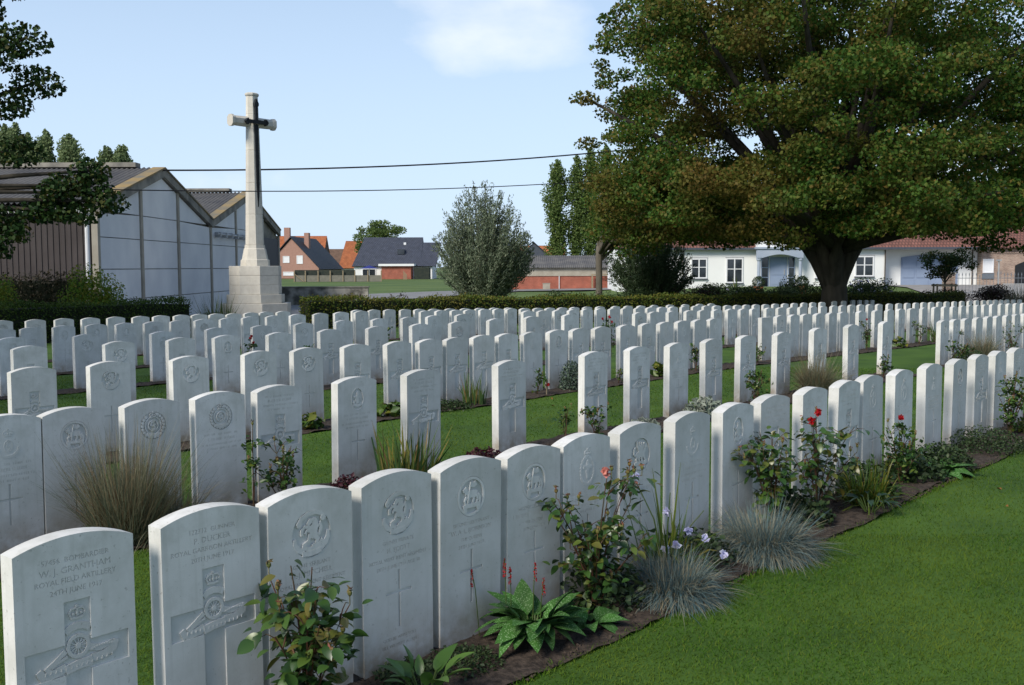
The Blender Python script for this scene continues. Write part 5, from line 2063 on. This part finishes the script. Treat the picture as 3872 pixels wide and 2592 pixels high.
def rose(d, t, h, w, label, nst=6, nleaf=170, each=False, red=0, pink=0, hips=6, lsize=.042, seed=0):
    r = random.Random(100 + seed)
    tr = empty('rose_bush', W3(d, t))
    tag(tr, label, 'rose bush', 'rose bushes in the beds')
    stems, tips, lp = [], [], []
    for i in range(nst):
        a = r.uniform(0, 6.28)
        q = r.uniform(.25, 1.0) * w * .5
        hh = h * r.uniform(.55, 1.0)
        if i == 0:
            hh, q = h, w * .12
        tip = Vector((math.cos(a) * q, math.sin(a) * q, hh))
        c = Vector((math.cos(a) * q * .25, math.sin(a) * q * .25, hh * .6))
        p = [Vector((0, 0, -.03)).lerp(c, s).lerp(c.lerp(tip, s), s) for s in [k / 6 for k in range(7)]]
        stems.append(p)
        tips.append(tip)
        for k in range(3):
            s0 = p[r.choice((2, 3, 4, 5))]
            a2 = r.uniform(0, 6.28)
            e = s0 + Vector((math.cos(a2) * w * .3, math.sin(a2) * w * .3, h * r.uniform(.05, .2))) * r.uniform(.5, 1)
            p2 = [s0.lerp(e, z) + Vector((0, 0, .03 * math.sin(z * 3.1))) for z in (0, .33, .66, 1)]
            stems.append(p2)
            tips.append(e)
    mb = MB()
    for p in stems:
        r0 = .0055 if len(p) > 4 else .003
        mb.tube(p, [r0 * (1 - .6 * i / (len(p) - 1)) for i in range(len(p))], 5)
    mb.build('stems', 'rose_stem', tr)
    for k in range(nleaf):
        p = r.choice(stems)
        s = r.uniform(.08, 1.0) if len(p) > 4 else r.uniform(.1, 1)
        i = min(int(s * (len(p) - 1)), len(p) - 2)
        b = p[i].lerp(p[i + 1], s * (len(p) - 1) - i)
        a = r.uniform(0, 6.28)
        off = r.uniform(.01, .075)
        lp.append((b + Vector((math.cos(a) * off, math.sin(a) * off, r.uniform(-.02, .03))), a + r.gauss(0, .5)))
    if each:
        for b, a in lp:
            s = lsize * r.uniform(.7, 1.35)
            link('leaf', r.choice(LEAF_ROSE), tr, b, (r.gauss(0, .45), r.gauss(.15, .45), a), (s, s, s))
    else:
        P_ = np.array([tuple(b) for b, a in lp])
        P_ = np.concatenate([P_, P_ + rdir(len(P_)) * .025])
        link('foliage', leaves_mesh('foliage', P_, rng.uniform(.7, 1.3, len(P_)) * lsize, 'rose_leaf', up=.5, aspect=.65, fold=.12), tr)
    r.shuffle(tips)
    for k, tp in enumerate(tips[:hips]):
        mb = MB()
        mb.tube([tp, tp + Vector((0, 0, .03))], .0018, 4)
        c = tp + Vector((0, 0, .04))
        mb.loft([[(c.x + q * math.cos(u), c.y + q * math.sin(u), c.z + z) for u in [math.pi * j / 3 for j in range(6)]] for q, z in ((.003, -.012), (.0085, -.004), (.0085, .004), (.003, .01))])
        hp = mb.build('rose_hip', 'rosehip', tr)
        link('sepal', leaves_mesh('sepal', np.repeat(np.array([tuple(c)]), 5, 0) + rdir(5) * .008 + np.array([0, 0, .014]), .024, 'sepal', up=.1, aspect=.35), hp)
    srt = sorted(tips, key=lambda v: -v.z)
    for k in range(red + pink):
        c = srt[k % len(srt)] + Vector((r.uniform(-.02, .02), r.uniform(-.02, .02), .03))
        link('flower', leaves_mesh('flower', petals(c, .028, 14), .036, 'red_petal' if k < red else 'pink_petal', up=.25, aspect=.9), tr)
    return tr


def rosette(name, d, t, shapes, n, ln, label, cat, tilt=(.15, .9), stalk=0.0, seed=0, stem_m='green_stem', group=None, lead=None):
    r = random.Random(300 + seed)
    tr = empty(name, W3(d, t))
    tag(tr, label, cat, group)
    for i in range(n):
        a = 2.399 * i + r.uniform(-.25, .25)
        q = (i + .5) / n
        el = tilt[1] - (tilt[1] - tilt[0]) * q + r.gauss(0, .1)
        s = ln * r.uniform(.6, 1.2)
        b = Vector((math.cos(a) * .03, math.sin(a) * .03, .02))
        if stalk:
            b2 = b + Vector((math.cos(a) * stalk * .5, math.sin(a) * stalk * .5, stalk * r.uniform(.5, 1)))
            mb = MB()
            mb.tube([b, b2], .0035, 5)
            mb.build('stalk', stem_m, tr)
            b = b2
        link('leaf', r.choice(shapes), tr, b, (r.gauss(0, .2), -el, a), (s, s, s))
    return tr


def spikes(d, t, pts, label):
    tr = empty('red_spike_flower', W3(d, t))
    tag(tr, label, 'flower')
    for x, y, h in pts:
        mb = MB()
        mb.tube([(x, y, 0), (x * 1.1, y, h * .7), (x * 1.2, y, h)], .002, 4)
        st_ = mb.build('stem', 'green_stem', tr)
        k = 46
        z = rng.uniform(h - .075, h + .005, k)
        rad = .006 * np.sqrt(np.clip((h + .012 - z) / .06, 0, 1))
        a = rng.uniform(0, 6.28, k)
        P_ = np.stack([x * 1.2 + np.cos(a) * rad, y + np.sin(a) * rad, z], 1)
        link('flower_spike', leaves_mesh('flower_spike', P_, .009, 'red_petal', up=.3, aspect=.8), st_)


def fescue(d, t, r, n, ln, m, label, droop=.9, wd=.0036, spread=1.45, group='blue grey grass clumps', hollow=0.0):
    return ornamental('grass_clump', W3(d, t), n, r, ln, wd, droop, m, label, 'grass clump', spread, group, 5, hollow)


def straps(name, d, t, n, r, ln, wd, droop, m, label, cat, spread=.7, segs=6):
    return ornamental(name, W3(d, t), n, r, ln, wd, droop, m, label, cat, spread, None, segs)


def mound(name, d, t, w, h, n, lsize, m, label, cat='ground cover', up=.5, aspect=.7):
    tr = empty(name, W3(d, t))
    tag(tr, label, cat)
    v = rdir(n)
    v[:, 2] = np.abs(v[:, 2])
    v *= (rng.random((n, 1)) ** .3)
    P_ = v * np.array([w * .5, w * .5, h]) + rdir(n) * .012
    P_[:, 2] = np.maximum(P_[:, 2], .004)
    link('foliage', leaves_mesh('foliage', P_, rng.uniform(.7, 1.3, n) * lsize, m, up=up, aspect=aspect), tr)
    mb = MB()
    for i in range(6):
        a = i * 1.05
        mb.tube([(0, 0, -.02), (math.cos(a) * w * .2, math.sin(a) * w * .2, h * .6)], .002, 4)
    mb.build('stems', 'green_stem', tr)
    return tr


# front row
rose(2.84, 2.17, .60, .40, 'rose bush with hips before the two horse badge stones', 11, 400, True, hips=13, seed=1, lsize=.054)
rosette('leafy_plant', 2.72, 2.62, LEAF_HOST, 15, .12, 'bright green leafy plant at the bottom edge before the fourth stone', 'plant', (.5, 1.3), .09, 2)
mound('ground_cover', 2.86, 2.98, .34, .05, 900, .016, 'low_leaf', 'dark mossy ground cover left of the spotted plant')
mound('ground_cover', 2.9, 2.72, .3, .07, 500, .02, 'low_leaf', 'small dark ground cover at the foot of the fourth stone')
rosette('spotted_plant', 2.80, 3.36, LEAF_LUNG, 64, .15, 'large spotted leaved plant before the second lamb badge stone', 'plant', (.2, 1.25), .08, 3)
spikes(2.86, 3.32, [(-.05, 0, .36), (-.03, .02, .32), (.06, 0, .34), (.09, -.02, .28), (-.17, .05, .30)], 'red flower spikes rising from the large spotted plant')
rosette('spotted_plant', 2.72, 3.66, LEAF_LUNG, 10, .14, 'small spotted leaved plant right of the large one', 'plant', (.1, .9), 0, 4)
rose(2.86, 3.88, .64, .54, 'rose bush with pink flower and dry hips before the seventh stone', 11, 470, True, pink=1, hips=17, seed=5, lsize=.048)
sp_ = straps('spider_plant', 2.90, 4.55, 80, .12, .6, .018, .5, 'strap_blade', 'arching green plant with white blue flowers behind the first grass clump', 'flower', .95)
for x, y, z in ((-.16, 0, .52), (-.26, .05, .41), (.10, -.1, .26), (.2, -.05, .21), (-.02, -.12, .17), (.04, -.1, .19), (-.32, -.1, .19), (-.36, -.06, .17), (.28, -.1, .14), (.0, 0, .34)):
    link('flower', leaves_mesh('flower', petals((x, y, z), .026, 9), .034, 'white_petal', up=.3, aspect=.95), sp_)
mb = MB()
for x, y, z in ((-.16, 0, .5), (-.26, .05, .40), (.1, -.1, .24), (.02, 0, .44), (.2, .02, .34)):
    mb.tube([(0, 0, 0), (x * .4, y * .4, z * .6), (x, y, z)], [.005, .004, .0025], 5)
mb.build('stems', 'green_stem', sp_)
P_ = np.concatenate([petals((x, y, z - .02), .035, 16) for x, y, z in ((-.16, 0, .50), (-.26, .05, .39), (-.3, 0, .33))])
link('buds', leaves_mesh('buds', P_, .02, 'sepal', up=.2, aspect=.5), sp_)
fescue(2.70, 4.30, .14, 9000, .33, 'fescue_blade', 'blue grey grass clump nearer the left, below the white blue flowers')
fescue(2.72, 5.28, .15, 10000, .40, 'fescue_blade', 'second blue grey grass clump before the tenth stone', hollow=.15)
rose(2.90, 5.72, .60, .44, 'dark leaved rose bush between the tenth and eleventh stones', 10, 420, True, hips=10, seed=6, lsize=.048)
rose(2.86, 6.28, .64, .54, 'rose bush with two open red flowers in the front row', 9, 340, True, red=2, hips=9, seed=7, lsize=.052)
straps('day_lily', 2.76, 6.84, 320, .12, .52, .011, .65, 'strap_blade', 'green and yellow grassy day lily clump in the front row', 'plant', 1.15)
rosette('hellebore', 2.62, 6.55, LEAF_HELL, 14, .12, 'dark leathery leaved plant at the lawn edge by the day lily', 'plant', (.0, .5), .10, 8)
rose(2.82, 7.62, .46, .42, 'rose bush with one red bloom left of the low green mounds', 8, 200, False, red=1, hips=6, seed=9)
rosette('spotted_plant', 2.70, 8.22, LEAF_LUNG, 24, .19, 'spotted leaved plant at the lawn edge further along the front row', 'plant', (.1, .9), 0, 10)
mound('low_shrub', 2.82, 8.45, .55, .2, 1500, .03, 'low_leaf', 'low dark mound left of the last front row stones', 'shrub')
mound('low_shrub', 2.80, 9.55, .75, .2, 2200, .022, 'low_leaf', 'feathery dark green mound near the right end of the front row', 'shrub')
rose(2.85, 10.45, .56, .48, 'rose bush at the right edge of the front row', 9, 240, False, hips=9, seed=11)
mound('low_shrub', 2.72, 10.9, .5, .16, 700, .035, 'hosta_leaf', 'leafy green mound under the rose at the right edge', 'shrub')
straps('sprout', 2.95, 1.62, 8, .02, .12, .012, .3, 'strap_blade', 'small yellow green sprout between the first two stones', 'plant', .5)

mound('low_shrub', 2.86, 6.05, .42, .22, 420, .045, 'low_leaf', 'dark foliage at the foot of the red flowered rose', 'shrub')
mound('low_shrub', 2.88, 7.1, .5, .24, 520, .045, 'low_leaf', 'dark foliage behind the day lily clump', 'shrub')
mound('low_shrub', 2.84, 7.9, .5, .2, 520, .045, 'low_leaf', 'dark foliage between the red bloom rose and the low mound', 'shrub')
mound('low_shrub', 2.9, 4.0, .5, .2, 520, .04, 'low_leaf', 'dark foliage at the foot of the pink flowered rose', 'shrub')
mound('low_shrub', 2.92, 4.85, .5, .18, 420, .04, 'low_leaf', 'green foliage between the two blue grey grass clumps', 'shrub')

# second row
ornamental('grass_clump', W3(5.70, 3.06), 2600, .14, .78, .0038, .25, 'dry_blade', 'tall half dry grass clump leaning before the third stone of the second row', 'grass clump', .75, 'dry grass clumps', 6)
ornamental('grass_clump', W3(5.66, 3.34), 2200, .12, .58, .0036, .85, 'dry_blade', 'fallen dry grass spilling right of the tall clump', 'grass clump', 1.5, 'dry grass clumps', 6)
rosette('mullein', 5.62, 2.84, [leaf_shape('leaf', 'hellebore_one', .34, .2, .2, 6)], 12, .17, 'grey green rosette left of the dry grass clump', 'plant', (.1, .8), 0, 12)
rose(5.74, 4.22, .42, .48, 'wiry rose bush before the fifth stone of the second row', 7, 120, False, hips=8, seed=13)
rose(5.80, 4.02, .55, .14, 'upright thin rose stem between fourth and fifth stones of the second row', 2, 46, False, hips=2, seed=14)
straps('iris_clump', 5.66, 5.28, 150, .20, .52, .022, .2, 'iris_blade', 'iris clump with yellowing sword leaves in the second row', 'iris', .62)
mound('heuchera', 5.66, 4.72, .32, .15, 420, .035, 'heuchera_leaf', 'dark red leaved mound left of the iris clump', 'plant')
mound('heuchera', 5.72, 6.22, .40, .14, 420, .035, 'heuchera_leaf', 'dark red leaved mound beside the lone stone of the second row', 'plant')
rose(5.74, 7.32, .36, .22, 'thin rose in front of the ninth stone of the second row', 3, 40, False, hips=3, seed=15)
rose(5.74, 7.78, .33, .36, 'small rose with reddish shoots right of the thin one', 5, 70, False, hips=5, seed=16)
mound('lavender', 5.74, 8.6, .36, .12, 420, .04, 'ears_leaf', 'grey lavender tuft before the tenth stone of the second row', 'plant', .1, .3)
mound('lambs_ear', 5.72, 9.72, .52, .22, 420, .075, 'ears_leaf', 'silvery leaved clump before the eleventh stone of the second row', 'plant', .3, .4)
rose(5.74, 10.9, .42, .46, 'rose bush before the twelfth stone of the second row', 6, 120, False, hips=6, seed=17)
ornamental('grass_clump', W3(5.70, 12.42), 1900, .14, .72, .005, .45, 'dry_blade', 'wispy grey green grass clump in the second row at right', 'grass clump', 1.0, 'dry grass clumps', 5)
rose(5.76, 14.78, .36, .32, 'reddish rose before the last stone of the second row', 5, 70, False, red=0, hips=5, seed=18)
rose(5.70, 17.7, .55, .4, 'rose bush by the first stone right of the lawn gap', 6, 110, False, hips=5, seed=19, lsize=.05)
ornamental('grass_clump', W3(5.70, 19.1), 1100, .12, .72, .006, .35, 'dry_blade', 'grey green grass clump among the far right stones of the second row', 'grass clump', .8, 'dry grass clumps', 5)
mound('low_shrub', 5.7, 18.4, .6, .28, 500, .05, 'low_leaf', 'low green plant left of the far right grass clump', 'shrub')
rose(5.70, 20.9, .62, .5, 'open brown rose bush at the right edge of the second row', 7, 90, False, hips=10, seed=20, lsize=.045)

# third row and beyond
straps('iris_clump', 8.44, 9.0, 60, .14, .42, .022, .2, 'iris_blade', 'iris clump before the third row near the middle', 'iris', .55)
mound('ground_cover', 8.44, 8.55, .6, .1, 600, .03, 'low_leaf', 'low dark ground cover left of the third row iris clump')
mound('hosta', 8.46, 6.55, .30, .16, 60, .11, 'hosta_leaf', 'small yellowing hosta in the third row at left', 'plant')
mound('hosta', 8.46, 7.70, .32, .16, 70, .11, 'hosta_leaf', 'green hosta before the sixth stone of the third row', 'plant')
mound('hosta', 8.46, 13.05, .30, .2, 60, .11, 'hosta_leaf', 'yellow green hosta in the third row at right', 'plant')
mound('dome_shrub', 8.48, 10.95, .36, .40, 1300, .035, 'dome_leaf', 'blue green dome shrub before the third row', 'shrub')
rose(8.46, 10.2, .34, .26, 'thin rose by the small poppy cross', 3, 46, False, hips=2, seed=21)
rose(8.46, 14.1, .42, .3, 'rose bush between right hand stones of the third row', 5, 90, False, hips=5, seed=22)
rose(8.46, 12.0, .2, .22, 'small rose shoot in the third row', 3, 34, False, hips=2, seed=23)
rose(8.5, 5.48, .40, .16, 'thin dark rose between the third and fourth stones of the third row', 3, 46, False, hips=1, seed=24)
rose(8.5, 16.2, .34, .36, 'low rose left of the square topped slab', 5, 80, False, hips=6, seed=25)
rose(8.5, 20.9, .62, .36, 'dark rose with a red bud in the right part of the third row', 5, 100, False, red=1, hips=3, seed=26)
mound('hosta', 8.5, 22.6, .4, .2, 60, .12, 'hosta_leaf', 'bright green leaves in the right part of the third row', 'plant')
rose(8.5, 23.9, .55, .5, 'rose with buds right of the bright green leaves', 5, 100, False, hips=4, seed=27)
straps('iris_clump', 8.5, 25.1, 60, .16, .62, .03, .3, 'iris_blade', 'yellow iris clump in the right part of the third row', 'iris', .6)
rose(11.45, 5.85, .45, .30, 'dark rose bush between the first stones of the fourth row', 5, 100, False, hips=0, seed=28, lsize=.05)
rose(11.45, 16.0, .72, .6, 'tall rose with red blooms at the aisle of the fourth row', 6, 130, False, red=4, hips=4, seed=29, lsize=.05)
rose(11.45, 8.95, .62, .3, 'dark upright plant in the fourth row at left', 5, 110, False, hips=0, seed=30, lsize=.05)
rose(14.35, 12.9, .6, .36, 'dark rose bush in the fifth row', 5, 110, False, hips=0, seed=31, lsize=.05)
rose(14.35, 14.8, .66, .4, 'dark rose bush further right in the fifth row', 5, 120, False, hips=2, seed=32, lsize=.05)
rose(14.35, 10.0, .6, .3, 'rose with red blooms in the fifth row at left', 5, 90, False, red=3, hips=0, seed=33, lsize=.05)

# small remembrance cross with a poppy in the third row bed
rc = empty('remembrance_cross', W3(8.36, 10.28), YAW)
tag(rc, 'tiny wooden cross with a red poppy in the third row bed', 'cross')
mb = MB()
mb.box(-.012, .012, 0, .008, -.02, .20)
mb.box(-.05, .05, .0005, .0075, .12, .145)
mb.build('wood', 'timber', rc)
link('poppy', leaves_mesh('poppy', petals((0, -.01, .132), .03, 12), .035, 'red_petal', up=.1, aspect=1.0), rc)
